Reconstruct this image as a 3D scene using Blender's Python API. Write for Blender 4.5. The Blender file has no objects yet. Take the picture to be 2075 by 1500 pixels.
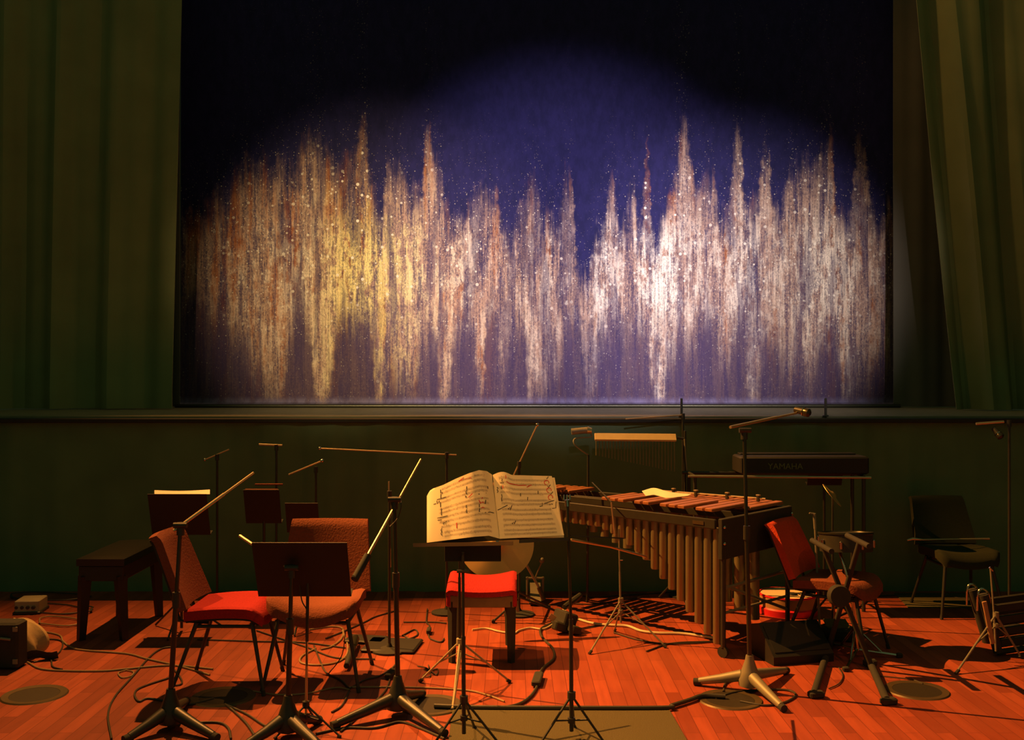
import bpy, math, random
from mathutils import Vector, Matrix
random.seed(7)
S = bpy.context.scene
COL = S.collection
PI = math.pi
F = 2073.0; EYE = 1.76; CX = 1037.5; CY = 750.0

# ------------------------------------------------------------------ camera, world, lights, exposure
cam = bpy.data.cameras.new('camera'); cam.lens = 36.0 * F / 2075.0; cam.sensor_width = 36.0
cam.clip_start = 0.05; cam.clip_end = 100
co = bpy.data.objects.new('camera', cam); COL.objects.link(co)
co.location = (0, 0, EYE); co.rotation_euler = (PI / 2, 0, 0); S.camera = co
w = bpy.data.worlds.new('world'); S.world = w; w.use_nodes = True
w.node_tree.nodes['Background'].inputs[0].default_value = (0.055, 0.078, 0.036, 1)
w.node_tree.nodes['Background'].inputs[1].default_value = 1.0
S.view_settings.view_transform = 'Standard'; S.view_settings.look = 'None'
S.view_settings.exposure = 0.0; S.view_settings.gamma = 1.0
S.view_settings.use_curve_mapping = False
S.cycles.use_denoising = True
S.cycles.max_bounces = 6; S.cycles.diffuse_bounces = 1
S.cycles.sample_clamp_indirect = 3.0

def spot(name, loc, aim, power, color, size_deg, blend, radius):
    l = bpy.data.lights.new(name, 'SPOT'); l.energy = power; l.color = color
    l.spot_size = math.radians(size_deg); l.spot_blend = blend; l.shadow_soft_size = radius
    o = bpy.data.objects.new(name, l); COL.objects.link(o); o.location = loc
    o.rotation_euler = (Vector(aim) - Vector(loc)).to_track_quat('-Z', 'Y').to_euler()
    return o
# pit lamps
spot('stage_light_left', (-9.5, 9.4, 12.0), (1.7, 5.6, 0), 25000, (1, 0.37, 0.070), 21, 0.8, 0.04)
spot('stage_light_back', (-2.7, 9.3, 8.0), (-2.0, 5.0, 0), 3500, (1, 0.37, 0.075), 46, 1.0, 0.04)
spot('stage_light_right', (5.6, 4.2, 6.6), (0.6, 5.3, 0.2), 150, (1, 0.30, 0.05), 34, 0.8, 0.05)
spot('stage_light_score', (-1.2, 0.4, 5.6), (-0.05, 4.95, 1.08), 680, (1, 0.36, 0.065), 9.5, 1.0, 0.06)
spot('added_drape_light', (1.2, 8.3, 7.6), (4.9, 9.3, 3.4), 110, (1, 0.5, 0.15), 50, 1.0, 0.1)  # unseen lamp added to bring out fold highlights on the right drape
spot('added_drape_light_left', (-1.0, 8.6, 6.5), (-3.3, 9.5, 2.2), 30, (1, 0.5, 0.15), 30, 1.0, 0.1)  # weak unseen lamp added to brighten the left drape
spot('stage_light_red', (1.9, 1.0, 6.0), (1.5, 4.5, 0), 200, (1, 0.08, 0.03), 30, 1.0, 0.1)
# backdrop lamps
spot('backdrop_light_centre', (0.3, -4.0, 6.0), (0.55, 10.3, 2.75), 7400, (1.0, 0.80, 0.92), 19.0, 0.95, 0.08)
spot('backdrop_light_left', (-2.4, -4.0, 6.0), (-1.25, 10.3, 2.55), 8200, (1.0, 0.66, 0.32), 16.5, 1.0, 0.08)
spot('backdrop_light_right', (3.6, -4.0, 6.0), (2.1, 10.3, 2.55), 7000, (1.0, 0.80, 0.74), 15.5, 0.9, 0.08)

# ------------------------------------------------------------------ helpers
def P(px, py, z=0.0):
    Y = F * (EYE - z) / (py - CY)
    return Vector(((px - CX) * Y / F, Y, z))
def PD(px, py, Y):
    return Vector(((px - CX) * Y / F, Y, EYE - (py - CY) * Y / F))

def mat(name, col, rough=0.6, metal=0.0, noise=0.0, nscale=20, spec=0.5, bump=0.0, coat=0.0):
    m = bpy.data.materials.new(name); m.use_nodes = True
    nt = m.node_tree; b = nt.nodes['Principled BSDF']
    b.inputs['Base Color'].default_value = (*col, 1); b.inputs['Roughness'].default_value = rough
    b.inputs['Metallic'].default_value = metal; b.inputs['Specular IOR Level'].default_value = spec
    if coat: b.inputs['Coat Weight'].default_value = coat
    if noise or bump:
        tc = nt.nodes.new('ShaderNodeTexCoord'); n = nt.nodes.new('ShaderNodeTexNoise')
        n.inputs['Scale'].default_value = nscale; n.inputs['Detail'].default_value = 5
        nt.links.new(tc.outputs['Object'], n.inputs['Vector'])
        if noise:
            mx = nt.nodes.new('ShaderNodeMix'); mx.data_type = 'RGBA'
            mx.inputs['A'].default_value = (*[c * (1 - noise) for c in col], 1)
            mx.inputs['B'].default_value = (*[min(1, c * (1 + noise)) for c in col], 1)
            nt.links.new(n.outputs['Fac'], mx.inputs['Factor']); nt.links.new(mx.outputs['Result'], b.inputs['Base Color'])
        if bump:
            bp = nt.nodes.new('ShaderNodeBump'); bp.inputs['Strength'].default_value = bump; bp.inputs['Distance'].default_value = 0.01
            nt.links.new(n.outputs['Fac'], bp.inputs['Height']); nt.links.new(bp.outputs['Normal'], b.inputs['Normal'])
    return m

M = {}
M['black'] = mat('black_metal', (0.034, 0.036, 0.026), 0.42, 0.0, 0.2, 30)
M['blackmatte'] = mat('black_matte', (0.030, 0.032, 0.024), 0.85, 0.0, 0.25, 25)
M['blacksteel'] = mat('black_steel_rod', (0.06, 0.06, 0.04), 0.28, 0.6, 0.1, 30)
M['chrome'] = mat('chrome', (0.62, 0.58, 0.46), 0.16, 1.0, 0.1, 8)
M['greymetal'] = mat('grey_cast_metal', (0.26, 0.25, 0.17), 0.5, 0.2, 0.15, 30)
M['brass'] = mat('resonator_brass', (0.27, 0.26, 0.14), 0.38, 0.55, 0.12, 6)
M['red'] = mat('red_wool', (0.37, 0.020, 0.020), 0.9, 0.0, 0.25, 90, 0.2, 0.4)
M['redbrown_shade'] = mat('shaded_red_wool', (0.21, 0.062, 0.030), 0.9, 0.0, 0.2, 90, 0.2, 0.4)  # red chair wool with shade put into its colour; the folders reuse it
M['lit_red'] = mat('lit_red_wool', (0.60, 0.070, 0.028), 0.9, 0.0, 0.2, 90, 0.2, 0.4)  # same red chair wool, with lamplight put into its colour
M['deepblack'] = mat('deep_black', (0.014, 0.015, 0.012), 0.6, 0.0, 0.2, 30)
M['apron'] = mat('brown_wood_apron', (0.20, 0.14, 0.07), 0.6, 0.0, 0.3, 14)
M['rosewood'] = mat('rosewood', (0.38, 0.155, 0.065), 0.4, 0.0, 0.35, 22)
M['paper'] = mat('paper', (0.88, 0.82, 0.60), 0.85, 0.0, 0.04, 10)
M['ink'] = mat('black_pencil', (0.05, 0.05, 0.05), 0.8)
M['stave'] = mat('printed_stave', (0.60, 0.52, 0.40), 0.85)
M['redink'] = mat('red_pencil', (0.6, 0.03, 0.03), 0.8)
M['cable'] = mat('black_cable', (0.045, 0.045, 0.032), 0.55)
M['whitecable'] = mat('pale_cable', (0.75, 0.68, 0.42), 0.5)
M['browncable'] = mat('brown_cable', (0.32, 0.24, 0.12), 0.5)
M['tan'] = mat('tan_canvas', (0.55, 0.40, 0.20), 0.9, 0.0, 0.2, 12, 0.2, 0.6)
M['grey'] = mat('grey_painted_steel', (0.42, 0.36, 0.22), 0.6, 0.0, 0.15, 15)
M['carpet'] = mat('grey_carpet', (0.12, 0.11, 0.06), 0.95, 0.0, 0.5, 260, 0.1, 0.6)
M['mat'] = mat('olive_mat', (0.12, 0.11, 0.05), 0.9, 0.0, 0.3, 60, 0.1)
M['white'] = mat('cream_skin', (0.80, 0.62, 0.34), 0.7, 0.0, 0.08, 5)
M['woodshell'] = mat('plywood_shell', (0.42, 0.24, 0.10), 0.55, 0.0, 0.2, 12)
M['redpaint'] = mat('red_paint', (0.75, 0.02, 0.03), 0.4)
M['hatch'] = mat('hatch_metal', (0.035, 0.03, 0.018), 0.6, 0.3, 0.3, 80)
M['ring'] = mat('brass_ring', (0.10, 0.075, 0.035), 0.5, 0.4, 0.2, 20)
M['woodbar'] = mat('pale_wood_bar', (0.62, 0.50, 0.25), 0.6, 0.0, 0.15, 20)
M['stripline'] = mat('stripe_tape', (0.55, 0.50, 0.38), 0.7)
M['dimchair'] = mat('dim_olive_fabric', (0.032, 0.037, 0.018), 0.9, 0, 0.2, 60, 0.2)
M['letter'] = mat('olive_lettering', (0.16, 0.20, 0.07), 0.8)

def cymbal_mat():
    m = bpy.data.materials.new('lathed_bronze'); m.use_nodes = True; nt = m.node_tree; b = nt.nodes['Principled BSDF']
    b.inputs['Base Color'].default_value = (0.70, 0.46, 0.16, 1); b.inputs['Metallic'].default_value = 0.6
    b.inputs['Roughness'].default_value = 0.42; b.inputs['Anisotropic'].default_value = 0.8
    tg = nt.nodes.new('ShaderNodeTangent'); tg.direction_type = 'RADIAL'; tg.axis = 'Z'
    nt.links.new(tg.outputs[0], b.inputs['Tangent'])
    tc = nt.nodes.new('ShaderNodeTexCoord'); wv = nt.nodes.new('ShaderNodeTexWave'); wv.wave_type = 'RINGS'; wv.rings_direction = 'Z'
    wv.inputs['Scale'].default_value = 60; bp = nt.nodes.new('ShaderNodeBump'); bp.inputs['Strength'].default_value = 0.12; bp.inputs['Distance'].default_value = 0.002
    nt.links.new(tc.outputs['Object'], wv.inputs['Vector']); nt.links.new(wv.outputs['Fac'], bp.inputs['Height']); nt.links.new(bp.outputs[0], b.inputs['Normal'])
    return m
M['cymbal'] = cymbal_mat()

def nd(nt, t, **kw):
    n = nt.nodes.new(t)
    for k, v in kw.items(): setattr(n, k, v)
    return n
def math_n(nt, op, a, b=None, clamp=False, c=None):
    n = nt.nodes.new('ShaderNodeMath'); n.operation = op; n.use_clamp = clamp
    for i, v in enumerate((a, b, c)):
        if v is None: continue
        if isinstance(v, (int, float)): n.inputs[i].default_value = v
        else: nt.links.new(v, n.inputs[i])
    return n.outputs[0]
def mapr(nt, v, a, b, c=0.0, d=1.0, smooth=True):
    n = nt.nodes.new('ShaderNodeMapRange'); n.interpolation_type = 'SMOOTHSTEP' if smooth else 'LINEAR'
    nt.links.new(v, n.inputs[0])
    for i, x in enumerate((a, b, c, d)): n.inputs[i + 1].default_value = x
    return n.outputs[0]
def mixc(nt, f, a, b):
    n = nt.nodes.new('ShaderNodeMix'); n.data_type = 'RGBA'
    if isinstance(f, (int, float)): n.inputs['Factor'].default_value = f
    else: nt.links.new(f, n.inputs['Factor'])
    for k, v in (('A', a), ('B', b)):
        if isinstance(v, tuple): n.inputs[k].default_value = (*v, 1)
        else: nt.links.new(v, n.inputs[k])
    return n.outputs['Result']

def floor_mat():
    m = bpy.data.materials.new('oak_strip_parquet'); m.use_nodes = True; nt = m.node_tree; b = nt.nodes['Principled BSDF']
    tc = nd(nt, 'ShaderNodeTexCoord'); mp = nd(nt, 'ShaderNodeMapping'); mp.inputs['Rotation'].default_value = (0, 0, PI / 2)
    nt.links.new(tc.outputs['Object'], mp.inputs['Vector'])
    br = nd(nt, 'ShaderNodeTexBrick'); br.offset = 0.37; br.offset_frequency = 2
    for k, v in (('Scale', 1.0), ('Mortar Size', 0.0016), ('Mortar Smooth', 0.3), ('Bias', 0.0), ('Brick Width', 0.62), ('Row Height', 0.076)): br.inputs[k].default_value = v
    br.inputs['Color1'].default_value = (0.42, 0.092, 0.040, 1); br.inputs['Color2'].default_value = (0.235, 0.050, 0.023, 1); br.inputs['Mortar'].default_value = (0.12, 0.022, 0.01, 1)
    nt.links.new(mp.outputs[0], br.inputs['Vector'])
    n = nd(nt, 'ShaderNodeTexNoise'); n.inputs['Scale'].default_value = 3; n.inputs['Detail'].default_value = 8
    mp2 = nd(nt, 'ShaderNodeMapping'); mp2.inputs['Scale'].default_value = (9, 1, 1)
    nt.links.new(tc.outputs['Object'], mp2.inputs['Vector']); nt.links.new(mp2.outputs[0], n.inputs['Vector'])
    c = mixc(nt, mapr(nt, n.outputs['Fac'], 0.35, 0.75, 0.0, 0.35), br.outputs['Color'], (0.15, 0.032, 0.016))
    n2 = nd(nt, 'ShaderNodeTexNoise'); n2.inputs['Scale'].default_value = 0.9; n2.inputs['Detail'].default_value = 3
    nt.links.new(tc.outputs['Object'], n2.inputs['Vector'])
    c = mixc(nt, mapr(nt, n2.outputs['Fac'], 0.45, 0.7, 0.0, 0.22), c, (0.38, 0.12, 0.055))
    nt.links.new(c, b.inputs['Base Color']); b.inputs['Roughness'].default_value = 0.55; b.inputs['Specular IOR Level'].default_value = 0.25
    return m
M['floor'] = floor_mat()

# painted backdrop: outlines of the sprayed paint read along the cloth
PX0, PX1 = 400.0, 1840.0
TOP = [(400,430),(440,390),(480,350),(520,322),(560,330),(600,322),(635,262),(660,300),(700,330),(722,300),(735,250),(748,320),(770,400),(790,330),(808,335),(830,370),(850,400),(866,272),(880,320),(892,330),(902,400),(930,430),(960,400),(985,383),(1010,400),(1022,470),(1050,430),(1085,372),(1105,440),(1130,440),(1152,345),(1166,450),(1182,560),(1200,500),(1228,430),(1240,358),(1258,450),(1285,368),(1300,450),(1311,278),(1324,470),(1345,430),(1365,350),(1387,236),(1400,290),(1415,380),(1440,335),(1460,420),(1480,380),(1496,256),(1510,400),(1530,420),(1554,285),(1570,430),(1600,330),(1630,310),(1650,340),(1676,270),(1695,420),(1715,440),(1740,270),(1758,390),(1780,450),(1800,410),(1818,480),(1840,600)]
BOT = [(400,560),(440,600),(480,640),(520,735),(560,760),(580,700),(600,600),(620,590),(640,790),(655,800),(680,640),(710,595),(740,590),(755,660),(778,800),(792,700),(830,740),(860,650),(880,650),(900,800),(925,620),(955,640),(975,740),(985,600),(1000,575),(1015,700),(1040,640),(1060,620),(1075,760),(1110,720),(1160,600),(1172,560),(1190,760),(1220,650),(1260,640),(1290,605),(1310,640),(1320,700),(1336,815),(1348,740),(1365,660),(1400,640),(1440,600),(1470,680),(1500,600),(1522,770),(1560,640),(1600,700),(1640,720),(1665,640),(1690,650),(1720,760),(1745,720),(1780,700),(1840,640)]
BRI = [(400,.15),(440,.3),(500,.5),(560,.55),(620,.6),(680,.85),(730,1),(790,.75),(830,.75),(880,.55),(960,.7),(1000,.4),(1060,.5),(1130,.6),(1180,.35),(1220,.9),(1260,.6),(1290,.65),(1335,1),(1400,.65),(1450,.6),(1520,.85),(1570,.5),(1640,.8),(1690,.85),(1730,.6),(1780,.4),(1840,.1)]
BDY = 10.3
def backdrop_mat():
    m = bpy.data.materials.new('spattered_backdrop_paint'); m.use_nodes = True; nt = m.node_tree; b = nt.nodes['Principled BSDF']
    tc = nd(nt, 'ShaderNodeTexCoord'); sp = nd(nt, 'ShaderNodeSeparateXYZ'); nt.links.new(tc.outputs['Object'], sp.inputs[0])
    x, z = sp.outputs[0], sp.outputs[2]
    xa = (PX0 - CX) * BDY / F; xb = (PX1 - CX) * BDY / F
    nx = mapr(nt, x, xa, xb, 0, 1, False)
    zp = lambda py: EYE - (py - CY) * BDY / F
    t = mapr(nt, z, zp(850), zp(200), 0, 1, False)
    def curve(pts, conv):
        n = nd(nt, 'ShaderNodeFloatCurve'); c = n.mapping.curves[0]
        P_ = [((a - PX0) / (PX1 - PX0), conv(v)) for a, v in pts]
        c.points[0].location = P_[0]; c.points[1].location = P_[-1]
        for p in P_[1:-1]: c.points.new(*p)
        for p in c.points: p.handle_type = 'AUTO_CLAMPED'
        n.mapping.update(); nt.links.new(nxw, n.inputs['Value']); return n.outputs[0]
    def noise(sx, sz, det=4, rough=0.6, off=0.0):
        mp = nd(nt, 'ShaderNodeMapping'); mp.inputs['Scale'].default_value = (sx, 1, sz); mp.inputs['Location'].default_value = (off, 0, off * 0.7)
        nt.links.new(tc.outputs['Object'], mp.inputs['Vector'])
        n = nd(nt, 'ShaderNodeTexNoise'); n.inputs['Scale'].default_value = 1.0; n.inputs['Detail'].default_value = det; n.inputs['Roughness'].default_value = rough
        nt.links.new(mp.outputs[0], n.inputs['Vector']); return n.outputs['Fac']
    s_wide = noise(5, 0.5, 3, 0.6, 3.1); s_mid = noise(17, 1.1, 4, 0.65, 7.7); s_fine = noise(60, 2.2, 5, 0.75, 1.3)
    blot = noise(14, 7, 5, 0.7, 5.5); grain = noise(70, 45, 3, 0.8, 9.1); wob = noise(4, 9, 3, 0.6, 2.2)
    nxw = math_n(nt, 'ADD', nx, math_n(nt, 'MULTIPLY', math_n(nt, 'SUBTRACT', wob, 0.5), 0.014))
    conv = lambda py: (850 - py) / 650.0
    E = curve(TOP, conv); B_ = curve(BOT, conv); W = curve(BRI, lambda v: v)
    j = math_n(nt, 'MULTIPLY', math_n(nt, 'SUBTRACT', s_mid, 0.5), 0.42)
    j2 = math_n(nt, 'MULTIPLY', math_n(nt, 'SUBTRACT', blot, 0.5), 0.16)
    dt = math_n(nt, 'ADD', math_n(nt, 'ADD', math_n(nt, 'SUBTRACT', E, t), math_n(nt, 'MULTIPLY', j, 0.55)), j2)
    mtop = mapr(nt, dt, -0.03, 0.13)
    deep = mapr(nt, dt, 0.02, 0.34)
    db = math_n(nt, 'ADD', math_n(nt, 'SUBTRACT', t, B_), math_n(nt, 'MULTIPLY', j, 0.35))
    mbot = mapr(nt, db, -0.17, 0.05)
    low = mapr(nt, t, 0.0, 0.12)
    st = math_n(nt, 'ADD', math_n(nt, 'MULTIPLY', s_mid, 0.55), math_n(nt, 'MULTIPLY', s_fine, 0.45))
    g = math_n(nt, 'ADD', math_n(nt, 'MULTIPLY', st, 0.62), math_n(nt, 'MULTIPLY', grain, 0.38))
    body = math_n(nt, 'MULTIPLY', mtop, math_n(nt, 'ADD', 0.42, math_n(nt, 'MULTIPLY', mbot, 0.58)))
    cover = math_n(nt, 'MULTIPLY', body, mapr(nt, g, 0.38, 0.54, 0.22, 1.0))
    gap = noise(9, 0.9, 3, 0.6, 15.2); cover = math_n(nt, 'MULTIPLY', cover, mapr(nt, gap, 0.40, 0.52, 0.42, 1.0))
    # colours
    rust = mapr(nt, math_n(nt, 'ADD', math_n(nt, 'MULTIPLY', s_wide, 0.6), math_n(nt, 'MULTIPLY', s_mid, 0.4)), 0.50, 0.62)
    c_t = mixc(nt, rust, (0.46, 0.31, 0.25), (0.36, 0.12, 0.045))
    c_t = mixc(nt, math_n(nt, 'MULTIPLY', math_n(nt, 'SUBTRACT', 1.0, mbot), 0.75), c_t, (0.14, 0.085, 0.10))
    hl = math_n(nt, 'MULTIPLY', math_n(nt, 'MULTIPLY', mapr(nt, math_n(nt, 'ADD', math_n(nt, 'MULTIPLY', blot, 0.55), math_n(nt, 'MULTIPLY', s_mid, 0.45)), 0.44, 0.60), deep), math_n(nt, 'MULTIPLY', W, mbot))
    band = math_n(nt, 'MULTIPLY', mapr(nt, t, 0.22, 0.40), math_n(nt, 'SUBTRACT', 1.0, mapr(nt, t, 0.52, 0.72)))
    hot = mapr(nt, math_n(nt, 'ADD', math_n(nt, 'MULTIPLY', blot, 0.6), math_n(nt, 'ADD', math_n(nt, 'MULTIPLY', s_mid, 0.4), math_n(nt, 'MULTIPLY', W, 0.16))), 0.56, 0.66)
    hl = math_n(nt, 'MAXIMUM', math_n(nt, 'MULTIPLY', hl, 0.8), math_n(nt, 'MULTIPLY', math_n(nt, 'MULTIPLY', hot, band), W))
    yel_light = math_n(nt, 'MULTIPLY', mapr(nt, nx, 0.13, 0.22), math_n(nt, 'SUBTRACT', 1.0, mapr(nt, nx, 0.26, 0.40)))  # yellow of the left spotlight mixed into the paint highlights
    hcol = mixc(nt, yel_light, (0.95, 0.86, 0.74), (0.95, 0.80, 0.34))
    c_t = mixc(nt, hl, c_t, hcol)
    tex = math_n(nt, 'ADD', 0.62, math_n(nt, 'MULTIPLY', mapr(nt, math_n(nt, 'ADD', math_n(nt, 'MULTIPLY', s_fine, 0.55), math_n(nt, 'MULTIPLY', grain, 0.45)), 0.36, 0.62), 0.5))
    vm = nd(nt, 'ShaderNodeVectorMath', operation='SCALE'); nt.links.new(c_t, vm.inputs[0]); nt.links.new(tex, vm.inputs['Scale']); c_t = vm.outputs[0]
    base = mixc(nt, mapr(nt, blot, 0.3, 0.7), (0.013, 0.014, 0.085), (0.022, 0.021, 0.125))
    base = mixc(nt, math_n(nt, 'MULTIPLY', mapr(nt, dt, 0.15, 0.5), 0.6), base, (0.085, 0.055, 0.13))
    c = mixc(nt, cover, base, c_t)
    # spatter dots
    def dots(scale, size, lo, hi, off):
        v = nd(nt, 'ShaderNodeTexVoronoi'); v.inputs['Scale'].default_value = scale
        mp = nd(nt, 'ShaderNodeMapping'); mp.inputs['Scale'].default_value = (1, 0.0, 1); mp.inputs['Location'].default_value = (off, 0, 0)
        nt.links.new(tc.outputs['Object'], mp.inputs['Vector']); nt.links.new(mp.outputs[0], v.inputs['Vector'])
        sc = nd(nt, 'ShaderNodeSeparateColor'); nt.links.new(v.outputs['Color'], sc.inputs[0])
        rad = math_n(nt, 'MULTIPLY', sc.outputs[0], size)
        k = mapr(nt, math_n(nt, 'SUBTRACT', rad, v.outputs['Distance']), 0.0, 0.06)
        near = math_n(nt, 'MULTIPLY', math_n(nt, 'MULTIPLY', mapr(nt, dt, lo, hi), mapr(nt, t, 0.12, 0.5, 0.25, 1.0)), mapr(nt, math_n(nt, 'ADD', math_n(nt, 'MULTIPLY', sc.outputs[1], 0.5), blot), 0.72, 0.80))
        return math_n(nt, 'MULTIPLY', k, near)
    c = mixc(nt, math_n(nt, 'MULTIPLY', dots(42, 0.30, -0.16, 0.08, 0.0), 0.85), c, (0.85, 0.78, 0.66))
    c = mixc(nt, math_n(nt, 'MULTIPLY', math_n(nt, 'MULTIPLY', dots(20, 0.36, -0.02, 0.12, 4.0), mbot), W), c, (0.95, 0.90, 0.80))
    c = mixc(nt, math_n(nt, 'MULTIPLY', dots(60, 0.3, -0.3, 0.1, 8.0), 0.6), c, (0.6, 0.5, 0.45))
    hem_sheen = math_n(nt, 'SUBTRACT', 1.0, mapr(nt, math_n(nt, 'ADD', t, math_n(nt, 'MULTIPLY', s_fine, 0.02)), 0.062, 0.085))  # pale blue sheen along the foot, painted into the colour
    c = mixc(nt, math_n(nt, 'MULTIPLY', hem_sheen, mapr(nt, blot, 0.35, 0.6, 0.35, 0.9)), c, (0.22, 0.20, 0.36))
    nt.links.new(c, b.inputs['Base Color']); b.inputs['Roughness'].default_value = 0.75; b.inputs['Specular IOR Level'].default_value = 0.2
    return m
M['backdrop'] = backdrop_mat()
M['pitcloth'] = mat('dark_green_pit_cloth', (0.14, 0.24, 0.12), 0.95, 0, 0.25, 3, 0.1)
M['drape'] = mat('green_velvet_drape', (0.27, 0.285, 0.13), 0.9, 0, 0.2, 3, 0.1)
M['blackdrape'] = mat('black_drape', (0.16, 0.15, 0.12), 0.95, 0, 0.2, 3, 0.1)
M['stagefloor'] = mat('stage_boards', (0.24, 0.22, 0.12), 0.6, 0, 0.3, 8)

class MB:
    def __init__(s): s.v = []; s.f = []; s.m = []; s.mats = []; s.cur = 0
    def use(s, m):
        if m not in s.mats: s.mats.append(m)
        s.cur = s.mats.index(m); return s
    def face(s, *i): s.f.append(tuple(i)); s.m.append(s.cur)
    def tube(s, pts, r, seg=10, caps=True):
        pts = [Vector(p) for p in pts]; n = len(pts)
        rs = r if isinstance(r, (list, tuple)) else [r] * n
        base = len(s.v); up = None
        for i, p in enumerate(pts):
            d = (pts[min(i + 1, n - 1)] - pts[max(i - 1, 0)])
            if d.length < 1e-9: d = Vector((0, 0, 1))
            d.normalize()
            if up is None:
                up = Vector((0, 0, 1)) if abs(d.z) < 0.9 else Vector((0, 1, 0))
            a = d.cross(up)
            if a.length < 1e-5: a = d.orthogonal()
            a.normalize(); b = a.cross(d).normalized(); up = b
            for k in range(seg):
                t = 2 * PI * k / seg; s.v.append(p + a * math.cos(t) * rs[i] + b * math.sin(t) * rs[i])
        for i in range(n - 1):
            for k in range(seg):
                k2 = (k + 1) % seg; s.face(base + i * seg + k, base + i * seg + k2, base + (i + 1) * seg + k2, base + (i + 1) * seg + k)
        if caps:
            s.face(*[base + k for k in range(seg)][::-1]); s.face(*[base + (n - 1) * seg + k for k in range(seg)])
        return s
    def box(s, c, size, R=None, bev=0.0):
        c = Vector(c); hx, hy, hz = [q / 2 for q in size]; bv = min(bev, hx * .9, hy * .9, hz * .9)
        base = len(s.v)
        if bv <= 0:
            for z in (-hz, hz):
                for x, y in ((-hx, -hy), (hx, -hy), (hx, hy), (-hx, hy)):
                    p = Vector((x, y, z)); s.v.append(c + (R @ p if R else p))
            for q in ((3, 2, 1, 0), (4, 5, 6, 7), (0, 1, 5, 4), (1, 2, 6, 5), (2, 3, 7, 6), (3, 0, 4, 7)): s.face(*[base + i for i in q])
            return s
        rings = [(-hz, bv), (-hz + bv, 0), (hz - bv, 0), (hz, bv)]
        for z, ins in rings:
            x = hx - ins; y = hy - ins; b2 = bv
            for p in ((-x + b2, -y), (x - b2, -y), (x, -y + b2), (x, y - b2), (x - b2, y), (-x + b2, y), (-x, y - b2), (-x, -y + b2)):
                p = Vector((p[0], p[1], z)); s.v.append(c + (R @ p if R else p))
        for i in range(3):
            for k in range(8):
                k2 = (k + 1) % 8; s.face(base + i * 8 + k, base + i * 8 + k2, base + (i + 1) * 8 + k2, base + (i + 1) * 8 + k)
        s.face(*[base + k for k in range(8)][::-1]); s.face(*[base + 24 + k for k in range(8)])
        return s
    def lathe(s, prof, c, axis=(0, 0, 1), seg=24):
        c = Vector(c); R = Vector((0, 0, 1)).rotation_difference(Vector(axis).normalized()).to_matrix(); base = len(s.v)
        for r, z in prof:
            for k in range(seg):
                t = 2 * PI * k / seg; s.v.append(c + R @ Vector((max(r, 1e-4) * math.cos(t), max(r, 1e-4) * math.sin(t), z)))
        for i in range(len(prof) - 1):
            for k in range(seg):
                k2 = (k + 1) % seg; s.face(base + i * seg + k, base + i * seg + k2, base + (i + 1) * seg + k2, base + (i + 1) * seg + k)
        s.face(*[base + k for k in range(seg)][::-1]); s.face(*[base + (len(prof) - 1) * seg + k for k in range(seg)])
        return s
    def ball(s, c, r, seg=14):
        return s.lathe([(r * math.sin(PI * i / 8), -r * math.cos(PI * i / 8)) for i in range(9)], c, (0, 0, 1), seg)
    def grid(s, fn, nu, nv, th=0.0, nrm=None):
        """fn(u,v)->Vector; th: thickness along nrm(u,v) or constant vector"""
        base = len(s.v)
        top = [[Vector(fn(i / nu, j / nv)) for j in range(nv + 1)] for i in range(nu + 1)]
        for row in top:
            for p in row: s.v.append(p)
        W = nv + 1
        for i in range(nu):
            for j in range(nv): s.face(base + i * W + j, base + (i + 1) * W + j, base + (i + 1) * W + j + 1, base + i * W + j + 1)
        if th:
            b2 = len(s.v)
            for i in range(nu + 1):
                for j in range(nv + 1):
                    n = nrm(i / nu, j / nv) if callable(nrm) else Vector(nrm)
                    s.v.append(top[i][j] - n * th)
            for i in range(nu):
                for j in range(nv): s.face(b2 + i * W + j, b2 + i * W + j + 1, b2 + (i + 1) * W + j + 1, b2 + (i + 1) * W + j)
            for i in range(nu):
                s.face(base + i * W, b2 + i * W, b2 + (i + 1) * W, base + (i + 1) * W)
                s.face(base + i * W + nv, base + (i + 1) * W + nv, b2 + (i + 1) * W + nv, b2 + i * W + nv)
            for j in range(nv):
                s.face(base + j, base + j + 1, b2 + j + 1, b2 + j)
                s.face(base + nu * W + j, b2 + nu * W + j, b2 + nu * W + j + 1, base + nu * W + j + 1)
        return s
    def prism(s, poly, z0, z1):
        base = len(s.v); n = len(poly)
        for z in (z0, z1):
            for p in poly: s.v.append(Vector((p[0], p[1], z)))
        for k in range(n):
            k2 = (k + 1) % n; s.face(base + k, base + k2, base + n + k2, base + n + k)
        s.face(*[base + k for k in range(n)][::-1]); s.face(*[base + n + k for k in range(n)])
        return s
    def build(s, name, m=None, parent=None, smooth=35, origin=None, label=None):
        me = bpy.data.meshes.new(name)
        off = Vector(parent.location) if parent and parent.parent is None else (Vector(origin) if origin is not None else Vector((0, 0, 0)))
        if parent and parent.parent is not None: off = Vector(parent.get('_o', (0, 0, 0)))
        if parent and parent.type == 'MESH' and parent.parent is None and '_o' in parent: off = Vector(parent['_o'])
        me.from_pydata([tuple(p - off) for p in s.v], [], s.f)
        if s.mats:
            for mm in s.mats: me.materials.append(mm)
            me.polygons.foreach_set('material_index', s.m)
        else: me.materials.append(m)
        me.polygons.foreach_set('use_smooth', [True] * len(me.polygons))
        me.update()
        o = bpy.data.objects.new(name, me); COL.objects.link(o)
        if parent: o.parent = parent; o['_o'] = tuple(off)
        elif origin is not None: o.location = origin; o['_o'] = tuple(off)
        if smooth is not None:
            try: me.set_sharp_from_angle(angle=math.radians(smooth))
            except Exception: pass
        if label: o['label'] = label
        return o
def tag(o, label, cat, group=None, kind=None):
    o['label'] = label; o['category'] = cat
    if group: o['group'] = group
    if kind: o['kind'] = kind
    return o
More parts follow.
